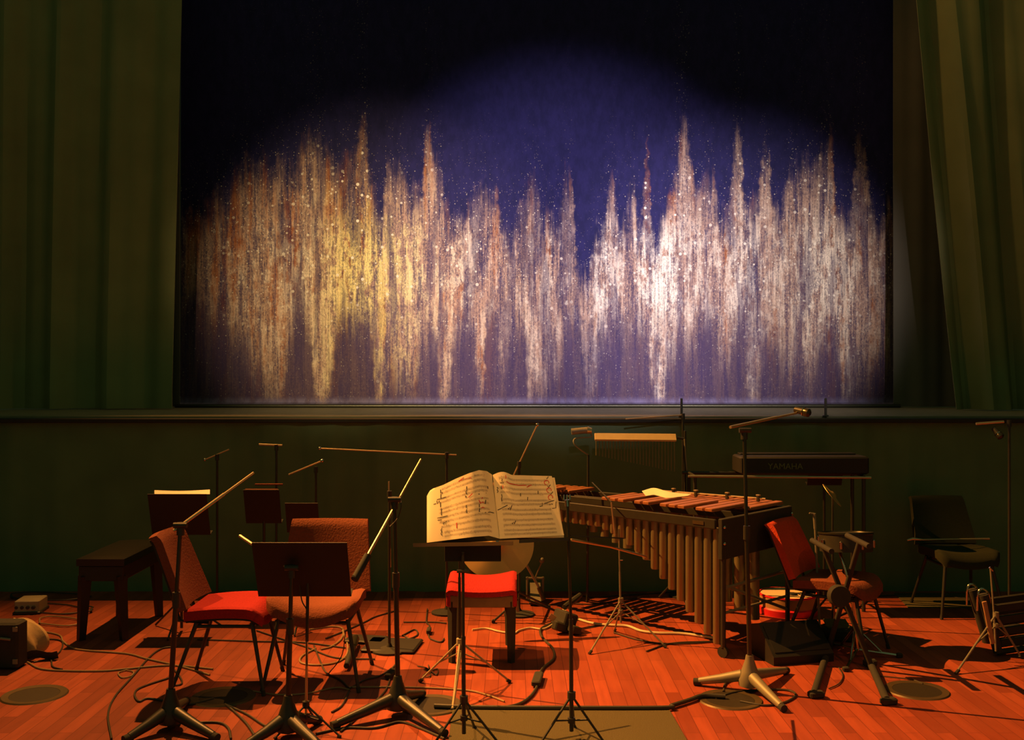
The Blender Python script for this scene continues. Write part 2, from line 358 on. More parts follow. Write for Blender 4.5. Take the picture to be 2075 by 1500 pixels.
def thing(name, loc, label, cat, group=None):
    o = bpy.data.objects.new(name, None); COL.objects.link(o); o.location = Vector(loc); o.empty_display_size = 0.1
    return tag(o, label, cat, group)
def struct(name, mb, m, label=None):
    o = mb.build(name, m); o['kind'] = 'structure'; return o
def cr(pts, n=8):
    pts = [Vector(p) for p in pts]
    if len(pts) < 3: return pts
    q = [pts[0] * 2 - pts[1]] + pts + [pts[-1] * 2 - pts[-2]]; out = []
    for i in range(1, len(q) - 2):
        a, b, c, d = q[i - 1:i + 3]
        for k in range(n):
            t = k / n
            out.append(0.5 * ((2 * b) + (c - a) * t + (2 * a - 5 * b + 4 * c - d) * t * t + (3 * b - a - 3 * c + d) * t ** 3))
    out.append(pts[-1]); return out

# ------------------------------------------------------------------ setting
struct('floor', MB().box((0, 5.15, -0.05), (13, 6.3, 0.1)), M['floor'])
SF = 8.1; SZ = 1.39
def folds(xa, xb, Y, z0, z1, amp, wl, th, seed, flare=None):
    rnd = random.Random(seed); ph = [rnd.uniform(0, 6.28) for _ in range(4)]
    def fn(u, v):
        x = xa + (xb - xa) * u; z = z0 + (z1 - z0) * v
        a = amp * (0.6 + 0.4 * math.sin(x * 1.7 + ph[3])) * (0.75 + 0.25 * (1 - v))
        y = Y + a * (math.sin(x * 2 * PI / wl + ph[0] + 0.5 * math.sin(z * .8 + ph[2])) + 0.45 * math.sin(x * 2 * PI / wl * 2.3 + ph[1]))
        dx = flare(x, z) if flare else 0
        return Vector((x + dx, y, z))
    return MB().grid(fn, max(8, int(abs(xb - xa) / wl * 14)), 24, th, (0, -1, 0))
# pit front wall hung with cloth below the stage lip
struct('wall_back', folds(-6.4, 6.4, SF + 0.03, 0.0, SZ - 0.03, 0.018, 0.42, 0.01, 3), M['pitcloth'])
struct('trim_1', MB().box((0, SF + 0.02, SZ - 0.03), (12.9, 0.12, 0.035), bev=0.006), M['blackmatte'])
# raised stage
st_ = MB().box((0, (SF + 14) / 2 + 0.04, SZ - 0.06), (13, 14 - SF - 0.06, 0.12))
struct('floor_stage', st_, M['stagefloor'])
struct('wall_left', MB().box((-6.45, 7.0, 3.0), (0.1, 10, 6)), M['pitcloth'])
struct('wall_right', MB().box((6.45, 7.0, 3.0), (0.1, 10, 6)), M['pitcloth'])
struct('wall_stage', MB().box((0, 13.8, 3.9), (13, 0.1, 5)), M['blackdrape'])

# painted backdrop with its foot rolled forward over a pipe
def bfn(u, v):
    x = -3.34 + 7.22 * u; s = v * 4.7
    if s < 0.10:
        a = s / 0.10; y = BDY - 0.20 * (1 - a); z = SZ + 0.012 + 0.03 * a * a
    else: y = BDY + 0.02 * math.sin(x * 1.3) * min(1, (s - .1)); z = SZ + 0.042 + (s - 0.10)
    return Vector((x, y, z))
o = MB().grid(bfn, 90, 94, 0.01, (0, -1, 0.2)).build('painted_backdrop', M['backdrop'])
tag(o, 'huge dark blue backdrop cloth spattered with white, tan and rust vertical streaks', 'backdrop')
t = MB().tube([(-3.3, BDY - 0.28, SZ + 0.018), (3.8, BDY - 0.28, SZ + 0.018)], 0.018, 12).build('backdrop_pipe', M['blacksteel'])
tag(t, 'long dark pipe lying along the foot of the painted backdrop', 'pipe')
# drapes
o = folds(-6.2, -3.17, 9.55, SZ + 0.01, 6.0, 0.07, 0.55, 0.012, 11, lambda x, z: 0.05 * max(0, z - 1.6) * (x + 6.2) / 3.1 * 0.5).build('stage_drape', M['drape'])
tag(o, 'dark green stage drape at the left of the painted backdrop, its inner edge lit', 'curtain')
o = folds(4.05, 6.3, 9.3, SZ + 0.01, 6.0, 0.10, 0.5, 0.012, 23, lambda x, z: -0.22 * (z - SZ) * (6.4 - x) / 2.3 * 0.45).build('stage_drape', M['drape'])
tag(o, 'dark green stage drape hanging in slanted folds at the right of the painted backdrop', 'curtain')
o = folds(3.75, 4.4, 10.05, SZ + 0.01, 6.0, 0.02, 0.4, 0.012, 5).build('masking_drape', M['blackdrape'])
tag(o, 'near-black masking drape right beside the right edge of the painted backdrop', 'curtain')
o = folds(-4.2, -3.28, 10.1, SZ + 0.01, 6.0, 0.02, 0.4, 0.012, 6).build('masking_drape', M['blackdrape'])
tag(o, 'near-black masking drape between the left green drape and the painted backdrop', 'curtain')
# two short posts on the stage lip
for px, y0, y1, lb in ((1381, 847, 810, 'short black post on the stage lip above the bar chimes'), (1673, 840, 805, 'short black post on the stage lip near the boom tip of the tall stand')):
    Y = SF + 0.05; b = MB(); a = PD(px, 845, Y); a.z = SZ; c = a + Vector((0, 0, 0.145))
    b.box((a + c) / 2, (0.018, 0.018, 0.145), bev=0.003).box(a + Vector((0, 0, .006)), (0.04, 0.04, 0.012), bev=.003)
    tag(b.build('post', M['black'], origin=None), lb, 'post')

# carpet and floor hatches
poly = [P(912, 1500), P(915, 1441), P(1355, 1441), P(1388, 1502)]
poly = [P(902, 1560), P(917, 1441), P(1356, 1441), P(1425, 1560)]
o = MB().prism([(p.x, p.y) for p in poly], 0.0, 0.008).build('carpet_tile', M['carpet'])
tag(o, 'grey-brown carpet piece on the floor at the bottom centre', 'carpet')
bpts = cr([P(880, 1437), P(960, 1440), P(1100, 1441), P(1340, 1441), P(1362, 1436), P(1400, 1424), P(1425, 1416), P(1470, 1418)], 6)
o = MB().tube([p + Vector((0, 0, 0.016)) for p in bpts], 0.012, 8).build('cable', M['cable'])
tag(o, 'thick black cable running along the back edge of the carpet piece to the floor hatch', 'cable')
for px, py, lb in ((70, 1409, 'round metal floor hatch at the far left'), (452, 1413, 'round floor hatch right of the left boom stand base, in shadow'), (873, 1430, 'round floor hatch under the foot of the middle boom stand'), (1480, 1419, 'round floor hatch beneath the foot of the tall right boom stand'), (1858, 1400, 'round floor hatch right of the heavy crossed stand')):
    c = P(px, py); root = thing('floor_hatch', c, lb, 'floor hatch')
    MB().lathe([(0.128, 0.0), (0.128, 0.004), (0.165, 0.007), (0.172, 0.0)], c, seg=40).build('ring', M['ring'], root)
    MB().lathe([(0.127, 0.0), (0.127, 0.0035), (0.0, 0.0035)], c, seg=40).build('lid', M['hatch'], root)
poly = [P(1812, 1203), P(1840, 1232), P(2000, 1234), P(1960, 1203)]
o = MB().prism([(p.x, p.y) for p in poly], 0.0, 0.006).build('floor_mat', M['mat'])
tag(o, 'dark olive mat on the floor under the dim chair at the right', 'mat')

# ------------------------------------------------------------------ chairs
def make_chair(loc, ang, label, seatmat, backmat, back_h=0.85, w=0.46, d=0.42, saddle=0.03, legs=None):
    root = thing('upholstered_chair', loc, label, 'chair'); L = Vector(loc)
    R = Matrix.Rotation(ang, 3, 'Z')
    T = lambda x, y, z: L + R @ Vector((x, y, z))      # x = facing, y = across
    zs = 0.445
    def seat(u, v):
        x = -d / 2 + d * u; y = (v - .5) * w * (1 - 0.10 * (1 - u))
        e = abs(v - .5) * 2
        z = zs + saddle * (e ** 2) * (0.5 + .5 * u) - (0.05 * max(0, u - .82) / .18) ** 1 * (max(0, u - .82) / .18) + 0.012 * math.sin(PI * u)
        cx = 1 - (1 - min(1, (1 - u) / .16)) ** 2 * 0.0
        k = max(0, (u - .84) / .16); y *= 1 - 0.20 * k * k
        ke = max(0, (e - .88) / .12); z -= 0.014 * ke * ke
        return T(x, y, z)
    m = MB().grid(seat, 22, 18, 0.05, (0, 0, 1)); m.build('seat', seatmat, root, 60)
    shell = MB().grid(lambda u, v: seat(0.02 + u * .93, .03 + v * .94) - Vector((0, 0, 0.049)), 10, 10, 0.022, (0, 0, 1)); shell.build('seat_shell', M['blackmatte'], root)
    bh = back_h - zs
    def back(u, v):
        y = (v - .5) * w * (1.0 - 0.14 * u); x = -d / 2 - 0.005 - 0.155 * u - 0.03 * math.sin(PI * v) * 1.0 + 0.03
        if u > .9: x -= 0.02 * ((u - .9) / .1) ** 2
        return T(x, y, zs + 0.02 + (bh - 0.02) * u)
    n = R @ Vector((0.94, 0, 0.34))
    MB().grid(back, 18, 14, 0.045, n).build('backrest', backmat, root, 60)
    MB().grid(lambda u, v: back(u * .97, .03 + v * .94) - n * 0.046, 10, 10, 0.012, n).build('back_shell', M['blackmatte'], root)
    for sgn in (-1, 1): MB().tube([T(-d / 2 + .12, sgn * w * .3, zs - .07), T(-d / 2 - .045, sgn * w * .3, zs - .06), T(-d / 2 - .12, sgn * w * .28, zs + bh * .45)], 0.011, 8).build('back_support', M['black'], root)
    fr = MB(); z1 = zs - 0.085
    pts = [T(d * .36, w * .36, z1), T(d * .36, -w * .36, z1), T(-d * .36, -w * .36, z1), T(-d * .36, w * .36, z1), T(d * .36, w * .36, z1)]
    for i in range(4): fr.tube([pts[i], pts[i + 1]], 0.010, 8)
    fr.build('seat_frame', M['black'], root)
    for sx, sy in ((1, 1), (1, -1), (-1, 1), (-1, -1)):
        a = T(sx * d * .36, sy * w * .36, z1 + .02); b = T(sx * d * (.55 if sx > 0 else .66), sy * w * .50, 0.0)
        if legs and (sx, sy) in legs: b = Vector(legs[(sx, sy)])
        dirn = (b - a)
        lg = MB().tube([a, b + Vector((0, 0, .004)) - dirn.normalized() * 0.003], [0.0125, 0.0095], 10).build('leg', M['black'], root)
        MB().tube([b - dirn.normalized() * .03, b], 0.012, 10).build('rubber_foot', M['blackmatte'], lg)
    return root
make_chair((-1.57, 5.75, 0), 0.0, 'red upholstered chair facing right at the left, beside the black piano bench', M['red'], M['redbrown_shade'], 0.86)
make_chair((-1.10, 5.82, 0), -PI / 2, 'shaded red upholstered chair facing the viewer behind the low black music desk', M['redbrown_shade'], M['redbrown_shade'], 0.86, w=0.53, d=0.44, saddle=0.07)
make_chair((2.05, 6.42, 0), math.radians(-36), 'red upholstered chair turned half right, between the marimba end and the crossed stand', M['redbrown_shade'], M['lit_red'], 0.79, w=0.45, d=0.44)
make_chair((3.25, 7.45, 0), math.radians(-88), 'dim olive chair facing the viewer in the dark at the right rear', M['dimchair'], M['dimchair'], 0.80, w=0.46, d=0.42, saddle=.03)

# red stool in the centre
def stool():
    x0, x1, y0, y1 = -0.395, 0.03, 6.12, 6.58; cx, cy = (x0 + x1) / 2, (y0 + y1) / 2
    root = thing('padded_stool', (cx, cy, 0), 'bright red padded stool with a saddle seat behind the central music score', 'stool')
    def seat(u, v):
        e = abs(u - .5) * 2; x = x0 + (x1 - x0) * u; y = y0 + (y1 - y0) * v
        z = 0.436 + 0.036 * e ** 2 * (1 - .5 * (1 - v)) + 0.012 * math.sin(PI * v) + .006 * v
        k = max(0, (e - .85) / .15); z -= .018 * k * k
        if v < .12: z -= .008 * ((.12 - v) / .12) ** 2
        return Vector((x, y, z))
    MB().grid(seat, 24, 18, 0.030, (0, 0, 1)).build('seat', M['red'], root, 60)
    a = MB()
    a.box((cx, y0 + .02, .372), (.40, .02, .075), bev=.004).box((cx, y1 - .02, .372), (.40, .02, .075), bev=.004)
    a.box((x0 + .02, cy, .372), (.02, .42, .075), bev=.004).box((x1 - .02, cy, .372), (.02, .42, .075), bev=.004)
    a.build('apron', M['apron'], root)
    sd = MB()
    for x in (x0 + .013, x1 - .013): sd.box((x, y0 + .018, .385), (.026, .03, .09), bev=.006)
    sd.build('seat_corner', M['red'], root)
    for x, y in ((x0 + .035, y0 + .035), (x1 - .035, y0 + .035), (x0 + .05, y1 - .035), (x1 - .05, y1 - .035)):
        def leg(u, v, x=x, y=y): pass
        R = None
        lg = MB(); lg.tube([(x, y, .37), (x, y, .0)], [.030, .022], 4); lg.build('leg', M['blackmatte'], root, 30)
stool()

# black piano bench
def bench():
    x0, x1, y0, y1 = -2.82, -2.51, 6.62, 7.36; cx, cy = (x0 + x1) / 2, (y0 + y1) / 2
    root = thing('piano_bench', (cx, cy, 0), 'black padded piano bench with tapering legs at the far left', 'bench')
    MB().grid(lambda u, v: Vector((x0 + (x1 - x0) * u, y0 + (y1 - y0) * v, .535 + .022 * (math.sin(PI * u) ** .5) * (math.sin(PI * v) ** .35 if 0 < v < 1 else 0))), 16, 16, .045, (0, 0, 1)).build('cushion', mat('black_leather', (.012, .012, .010), .28, 0, .1, 30), root, 60)
    MB().box((cx, cy, .44), (x1 - x0 - .02, y1 - y0 - .02, .10), bev=.006).build('apron', M['deepblack'], root)
    for sx in (0, 1):
        for sy in (0, 1):
            x = x0 + .04 + sx * (x1 - x0 - .08); y = y0 + .04 + sy * (y1 - y0 - .08)
            MB().tube([(x, y, .42), (x + (sx - .5) * .05, y, 0)], [.046, .030], 4).build('leg', M['deepblack'], root, 30)
bench()

# ------------------------------------------------------------------ stands
def cast_stand(label, base, feet, top, boom=None, lx=None, pole_r=.013, mt='black', knobs=True, cw=None, leg_r=.026):
    """heavy cast-iron tripod base microphone stand. base=(px,py) floor point; feet=[(px,py)]; top=(px,py) of pole; boom=((px,py,Y),(px,py,Y))"""
    C0 = P(*base); Y = C0.y; root = thing('microphone_stand', C0, label, 'microphone stand')
    m = M[mt]
    MB().lathe([(.020, .02), (.058, .035), (.062, .07), (.045, .115), (.026, .17), (.020, .20)], C0, seg=24).build('hub', m, root, 50)
    for f in feet:
        p = P(*f); d = (p - C0); d.z = 0; n = d.normalized()
        lg = MB().tube([C0 + n * .04 + Vector((0, 0, .085)), C0 + d * .55 + Vector((0, 0, .055)), p + Vector((0, 0, .026))], [leg_r * 1.25, leg_r, leg_r * .75], 12).build('leg', m, root)
        MB().tube([p - n * .012 + Vector((0, 0, .024)), p + n * .03 + Vector((0, 0, .020))], leg_r * .78, 12).build('rubber_foot', M['blackmatte'], lg)
    tp = PD(top[0], top[1], Y); a = C0 + Vector((0, 0, .19)); mid = a.lerp(tp, .55)
    MB().tube([a, mid], pole_r, 14).build('pole', M['blacksteel'], root)
    MB().tube([mid, tp], pole_r * .78, 12).build('upper_pole', M['blacksteel'], root)
    MB().tube([mid - Vector((0, 0, .04)), mid + Vector((0, 0, .035))], pole_r * 1.45, 14).build('collar', M['black'], root)
    if boom:
        e0 = PD(*boom[0]); e1 = PD(*boom[1])
        MB().tube([tp - Vector((0, 0, .05)), tp + Vector((0, 0, .012))], .019, 14).build('clutch', M['black'], root)
        cl = MB().tube([tp + Vector((-.03, -.012, 0)), tp + Vector((.035, -.012, 0))], .014, 10).build('clutch_knob', M['black'], root)
        b = MB().tube([e0, e0.lerp(e1, .62)], .008, 10).build('boom', M['boom'], root)
        MB().tube([e0.lerp(e1, .60), e1], .006, 10).build('boom_tip', M['boom'], root)
        dd = (e1 - e0).normalized()
        if cw: MB().tube([e0 - dd * .02, e0 + dd * cw], .019, 14).build('counterweight', M['blackmatte'], root)
    return root
M['boom'] = mat('satin_steel', (0.66, 0.55, 0.32), 0.34, 0.75, 0.1, 20)
def clip_cable(pts, label, r=.0045, m='cable', name='cable'):
    o = MB().tube(cr(pts, 8), r, 7).build(name, M[m]); return tag(o, label, 'cable')
cast_stand('black boom microphone stand at the left, its boom rising right past the flat sheet music', (346, 1478), [(262, 1505), (432, 1502), (376, 1432)], (366, 1064), ((352, 1076, 5.0), (514, 958, 5.25)))
cast_stand('black microphone stand with a straight thick pole crossing the shaded red chair', (584, 1494), [(640, 1470), (500, 1520), (655, 1530)], (591, 1150), ((486, 1086, 5.15), (593, 1158, 4.9)))
cast_stand('black boom microphone stand left of the score, its shiny boom leaning up to the right', (806, 1449), [(683, 1477), (895, 1492), (852, 1416)], (799, 1012), ((722, 1168, 4.95), (853, 931, 5.5)), cw=.13)
cast_stand('tall grey-footed boom microphone stand in front of the marimba end', (1519, 1402), [(1417, 1390), (1583, 1441), (1590, 1368)], (1508, 872), ((1480, 866, 5.4), (1625, 835, 6.0)), mt='greymetal')
# microphone on the tall stand
def microphone(a, b, label, r=.022):
    a, b = Vector(a), Vector(b); d = (b - a).normalized(); root = thing('microphone', a, label, 'microphone')
    MB().tube([a, a.lerp(b, .62)], [r * .75, r], 14).build('body', M['black'], root)
    MB().tube([a.lerp(b, .6), a.lerp(b, .64), a.lerp(b, .9), b], [r * 1.05, r * 1.15, r * 1.15, r * .6], 14).build('grille', M['blacksteel'], root)
    MB().tube([a.lerp(b, .55), a.lerp(b, .6)], r * 1.18, 14).build('clip', M['chrome'], root)
    return root
microphone(PD(1611, 830, 5.97), PD(1642, 838, 5.9), 'black microphone at the boom tip of the tall stand in front of the marimba')
microphone(PD(2013, 868, 7.0), PD(2030, 888, 6.95), 'pale-tipped microphone hanging under a short boom at the upper right')

# lighter tripod stands (music stand type)
def tripod(root, C0, Y, hub_py, col_py, px, feet, r=.009, lr=.006, m='black', foot=True):
    hub = PD(px, hub_py, Y); col = PD(px, col_py, Y)
    MB().tube([hub - Vector((0, 0, .012)), hub + Vector((0, 0, .012))], r * 2.0, 12).build('hub', M[m], root)
    MB().tube([col - Vector((0, 0, .016)), col + Vector((0, 0, .016))], r * 2.2, 12).build('collar', M[m], root)
    for f in feet:
        p = P(*f); mid = col.lerp(p, .5)
        lg = MB().tube([col, p + Vector((0, 0, lr))], lr, 8).build('leg', M[m], root)
        MB().tube([p.lerp(col, .07), p + Vector((0, 0, lr))], lr * 1.7, 8).build('rubber_foot', M['blackmatte'], lg)
        MB().tube([hub, mid], lr * .7, 8).build('brace', M[m], root)
def desk_back(root, c, w, h, tilt, m='blackmatte', yaw=0, lip=True, face=-1):
    """music desk; centre of bottom edge at c; tilt from vertical; face=-1 faces the viewer, +1 faces away"""
    R = Matrix.Rotation(yaw, 3, 'Z'); n = R @ Vector((0, face * math.cos(tilt), math.sin(tilt))); up = R @ Vector((0, -face * math.sin(tilt), math.cos(tilt))); ax = R @ Vector((1, 0, 0))
    MB().grid(lambda u, v: c + ax * (u - .5) * w + up * h * v, 8, 6, .004, n).build('desk', M['deepblack'] if m == 'blackmatte' else M[m], root)
    if lip:
        MB().grid(lambda u, v: c + ax * (u - .5) * w + n * .055 * v + up * .004, 6, 2, .004, up).build('ledge', M[m], root)
    return n, up, ax

# conductor stand
C0 = P(940, 1503); YC = C0.y
root = thing('music_stand', C0, 'black music stand holding the open score in the centre foreground', 'music stand')
tripod(root, C0, YC, 1455, 1417, 940, [(876, 1516), (1013, 1512), (962, 1478)])
MB().tube([PD(940, 1487, YC), PD(939, 1290, YC)], .010, 12).build('pole', M['black'], root)
MB().tube([PD(939, 1300, YC), PD(938, 1120, YC)], .0072, 12).build('upper_pole', M['black'], root)
MB().tube([PD(926, 1158, YC - .01), PD(950, 1158, YC - .01)], .008, 10).build('tilt_knob', M['black'], root)
cD = PD(990, 1103, YC)
dk = MB()
def dfn(u, v): return PD(885 + 235 * u, 1102 - 12 * u, YC + .025) + Vector((0, .11 * v, .22 * v))
dk.grid(dfn, 6, 4, .004, (0, -.9, .4)).build('desk', M['blackmatte'], root)
# part of the desk that hangs below the ledge
MB().box(PD(958, 1120, YC + .03), (.27, .006, .085), bev=.002).build('desk_skirt', M['blackmatte'], root)
lg = MB().grid(lambda u, v: PD(837 + 203 * u, 1101 - 3.5 * u, YC - .055 + .07 * v), 4, 2, .018, (0, 0, 1)); lg.build('ledge', M['apron'], root)
MB().grid(lambda u, v: PD(1052 + 100 * u, 1094 - 5 * u, YC - .045 + .06 * v), 4, 2, .016, (0, 0, 1)).build('ledge_extension', M['black'], root)

# open score
broot = thing('open_score', PD(1013, 1093, YC), 'large open orchestral score with pencilled marks on the centre music stand', 'sheet music')
def lerp(a, b, t): return a + (b - a) * t
def interp(tab, u):
    for (a, x), (b, y) in zip(tab, tab[1:]):
        if u <= b: return lerp(x, y, (u - a) / (b - a))
    return tab[-1][1]
LT = [(0, 962), (.08, 955), (.2, 953), (.35, 959), (.55, 970), (.75, 983), (.9, 990), (.96, 995), (1, 1006)]
LTd = [(0, .13), (.15, .085), (.3, .085), (.6, .12), (1, .17)]
LB = [(0, 1092), (.15, 1086), (.35, 1088), (1, 1100)]
def lpage(u, v, off=0.0):     # u: spine->left edge, v: bottom->top
    bx = lerp(1013, 865, u); by = interp(LB, u)
    tx = lerp(997, 865, u); ty = interp(LT, u)
    bul = .035 * math.sin(PI * min(1, u * 1.5)) * (1 - v * .4)
    px = lerp(bx, tx, v); py = lerp(by, ty, v); Y = YC - .02 - bul + interp(LTd, u) * v * 1.05
    return PD(px, py, Y - off)
def rpage(u, v, off=0.0):
    px = lerp(lerp(1013, 1143, u), lerp(1000, 1118, u), v)
    py = lerp(lerp(1092, 1085, u), lerp(962, 965, u) - 6 * math.sin(PI * min(1, u * 3.2)) * (u < .33), v)
    bul = .022 * math.sin(PI * min(1, u * 1.6)) * (1 - v * .3)
    return PD(px, py, YC - .02 - bul + .13 * v - off)
def page_lines(mb, pg, staves, seed, x0=.12, x1=.93):
    r = random.Random(seed)
    mb.use(M['stave'])
    for (v0, a, b) in staves:
        for k in range(5):
            v = v0 + (k - 2) * .0068
            n = 14; base = len(mb.v)
            for i in range(n + 1):
                u = a + (b - a) * i / n; mb.v.append(pg(u, v - .0011, .0009)); mb.v.append(pg(u, v + .0011, .0009))
            for i in range(n): mb.face(base + 2 * i, base + 2 * i + 2, base + 2 * i + 3, base + 2 * i + 1)
        for i in range(34):
            u = a + (b - a) * r.random(); v = v0 + r.uniform(-.02, .02); h = r.uniform(.003, .012); ww = .0035
            base = len(mb.v)
            for du, dv in ((-ww, -h), (ww, -h), (ww, h), (-ww, h)): mb.v.append(pg(min(.99, max(.01, u + du)), v + dv, .0010))
            mb.face(base, base + 1, base + 2, base + 3)
def stroke(mb, pg, pts, wd, m):
    mb.use(m); pts = [Vector((a, b, 0)) for a, b in pts]; base = len(mb.v)
    for i, p in enumerate(pts):
        d = pts[min(i + 1, len(pts) - 1)] - pts[max(i - 1, 0)]; n = Vector((-d.y, d.x, 0)).normalized() * wd
        a, b = p + n, p - n; mb.v.append(pg(a.x, a.y, .0016)); mb.v.append(pg(b.x, b.y, .0016))
    for i in range(len(pts) - 1): mb.face(base + 2 * i, base + 2 * i + 2, base + 2 * i + 3, base + 2 * i + 1)
def lt(cx, cy):   # close-up pixel (850..1160 x 940..1110 at 6.694x) -> left page u,v
    px = 850 + cx / 6.694; py = 940 + cy / 6.694; v = .5
    for _ in range(12):
        u = (lerp(1013, 997, v) - px) / (lerp(1013, 997, v) - 865); u = min(.99, max(0.01, u)); v = (interp(LB, u) - py) / (interp(LB, u) - interp(LT, u))
    return u, v
def rt(cx, cy):
    px = 850 + cx / 6.694; py = 940 + cy / 6.694; v = .5
    for _ in range(12):
        xl = lerp(1013, 1000, v); xr = lerp(1143, 1118, v); u = min(.99, max(.01, (px - xl) / (xr - xl))); b = lerp(1092, 1085, u); t = lerp(962, 965, u); v = (b - py) / (b - t)
    return u, v
lp = MB().use(M['paper']); lp.grid(lpage, 40, 30, .006, (0, -1, .2))
page_lines(lp, lpage, [(.93, .12, .78), (.86, .1, .8), (.76, .1, .82), (.70, .1, .82), (.58, .1, .82), (.51, .1, .82), (.42, .1, .82), (.34, .1, .82), (.25, .1, .80), (.15, .1, .76), (.08, .1, .76)], 3)
K, Q = M['ink'], M['redink']
for pts in ([(285, 350), (287, 400)], [(290, 410), (288, 465)], [(235, 487), (360, 450)], [(283, 520), (285, 590)], [(295, 605), (297, 700)], [(240, 738), (380, 705)],
            [(305, 875), (292, 900), (303, 925), (292, 950), (305, 972)], [(640, 305), (638, 345)], [(645, 350), (632, 375), (632, 405), (648, 408)], [(800, 412), (908, 397)],
            [(634, 560), (634, 600)], [(640, 618), (632, 655), (652, 660)], [(812, 545), (812, 590)], [(818, 605), (808, 645), (822, 650)], [(890, 662), (960, 655), (1010, 668)],
            [(900, 490), (890, 545)], [(190, 550), (225, 540)], [(235, 500), (240, 540), (262, 520), (268, 500)], [(315, 810), (325, 800), (325, 820)], [(335, 790), (345, 815), (365, 775)],
            [(245, 765), (300, 760)], [(620, 435), (635, 455), (622, 460), (640, 440)], [(925, 305), (930, 340)], [(305, 380), (308, 405)]):
    stroke(lp, lpage, [lt(*p) for p in pts], .006, K)
for pts in ([(530, 240), (600, 185)], [(560, 225), (700, 190)], [(665, 458), (718, 403)], [(805, 490), (832, 540)], [(840, 530), (858, 518), (876, 530)], [(838, 605), (858, 588), (880, 600)], [(503, 800), (506, 875)], [(845, 470), (860, 458)]):
    stroke(lp, lpage, [lt(*p) for p in pts], .006, Q)
lp.build('left_page', None, broot, 60)
rp = MB().use(M['paper']); rp.grid(rpage, 30, 24, .006, (0, -1, .2))
page_lines(rp, rpage, [(.92, .08, .92), (.85, .08, .92), (.77, .08, .92), (.70, .08, .92), (.59, .08, .92), (.53, .08, .92), (.44, .08, .88), (.37, .08, .88), (.28, .08, .88), (.20, .08, .9), (.12, .08, .9), (.06, .08, .9)], 5)
for pts in ([(1110, 240), (1130, 245), (1112, 262), (1130, 270)], [(1095, 288), (1145, 292)], [(1108, 322), (1112, 372)], [(1050, 330), (1068, 345), (1052, 365), (1068, 385), (1055, 402)],
            [(1112, 435), (1120, 470), (1112, 490), (1120, 530)], [(1370, 400), (1372, 442)], [(1608, 368), (1608, 410)], [(1468, 452), (1465, 495)], [(1060, 632), (1195, 582)],
            [(1200, 630), (1212, 620), (1212, 640)], [(1222, 605), (1232, 640), (1255, 575)], [(1255, 820), (1265, 808), (1265, 826)], [(1275, 795), (1285, 825), (1305, 775)],
            [(1692, 540), (1825, 497)], [(1800, 605), (1850, 600), (1852, 512)], [(1720, 190), (1728, 205), (1748, 175)], [(1735, 300), (1747, 322), (1775, 285)], [(1770, 395), (1780, 417), (1810, 378)], [(1665, 530), (1668, 572), (1630, 578)],
            [(1765, 545), (1775, 555), (1765, 560)], [(1790, 545), (1805, 548), (1800, 556)]):
    stroke(rp, rpage, [rt(*p) for p in pts], .006, K)
arc = lambda cx, cy: [(cx + 32 * math.cos(a), cy + 32 * math.sin(a)) for a in [math.radians(q) for q in range(20, -341, -36)][:9]]
for pts in ([(1168, 188), (1172, 235)], [(1180, 270), (1220, 288), (1350, 294), (1450, 292)], [(1455, 318), (1490, 300)], [(1478, 300), (1522, 288)], [(1130, 322), (1132, 366)], arc(1725, 255), arc(1757, 358), arc(1778, 455)):
    stroke(rp, rpage, [rt(*p) for p in pts], .006, Q)
rp.build('right_page', None, broot, 60)
MB().grid(lambda u, v: PD(lerp(1018, 1143, u) if v < .5 else lerp(lerp(1018, 1143, u), lerp(1003, 1124, u), 1), lerp(1090, 968, v), YC + .012 + .13 * v), 6, 1, .010, (0, -1, .3)).build('page_block', M['paper'], broot)
MB().grid(lambda u, v: rpage(u * .02 - .012, .03 + v * .97, -.004), 2, 12, .012, (0, -1, .2)).build('spine', M['paper'], broot)

# second foreground stand
C0 = P(1158, 1500); Y2 = C0.y
root = thing('music_stand', C0, 'slim black tripod stand right of the score, carrying a flat dark desk', 'music stand')
tripod(root, C0, Y2, 1460, 1409, 1158, [(1092, 1514), (1226, 1510), (1164, 1477)])
MB().tube([PD(1158, 1482, Y2), PD(1157, 1255, Y2)], .010, 12).build('pole', M['black'], root)
MB().tube([PD(1157, 1265, Y2), PD(1150, 1018, Y2)], .007, 12).build('upper_pole', M['blacksteel'], root)
cl = MB()
for dx in (-6, 0, 6): cl.tube([PD(1149 + dx, 1003, Y2), PD(1149 + dx, 1013, Y2)], .0035, 8)
cl.tube([PD(1149, 1013, Y2), PD(1150, 1026, Y2)], .012, 10); cl.build('clutch', M['chrome'], root)
MB().grid(lambda u, v: PD(1152 + 112 * u, 1084 + 6 * u, Y2 + .02 + .22 * v), 4, 3, .006, (0, 0, 1)).build('desk', M['black'], root)
o = MB().tube([PD(1157, 1094, Y2 - .02), PD(1236, 1108, Y2 + .1), PD(1308, 1128, Y2 + .55)], [.007, .006, .006], 10).build('metal_rod', M['boom'])
tag(o, 'shiny metal rod sloping from the slim stand towards the marimba resonators', 'rod')

# third stand behind the conductor stand
Y3 = P(932, 1400).y; C0 = P(932, 1400)
root = thing('music_stand', C0, 'brown-legged folding tripod stand directly behind the centre music stand', 'music stand')
tripod(root, C0, Y3, 1322, 1300, 932, [(850, 1383), (1034, 1384), (917, 1441)], .009, .006, 'grey')
MB().tube([PD(932, 1325, Y3), PD(931, 1170, Y3)], .008, 12).build('pole', M['blacksteel'], root)
MB().tube([PD(931, 1200, Y3), PD(931, 1112, Y3)], .006, 12).build('upper_pole', M['blacksteel'], root)
MB().tube([PD(933, 1324, Y3 - .05), PD(917, 1438, P(917, 1441).y)], .008, 10).build('bright_rod', M['boom'], root)

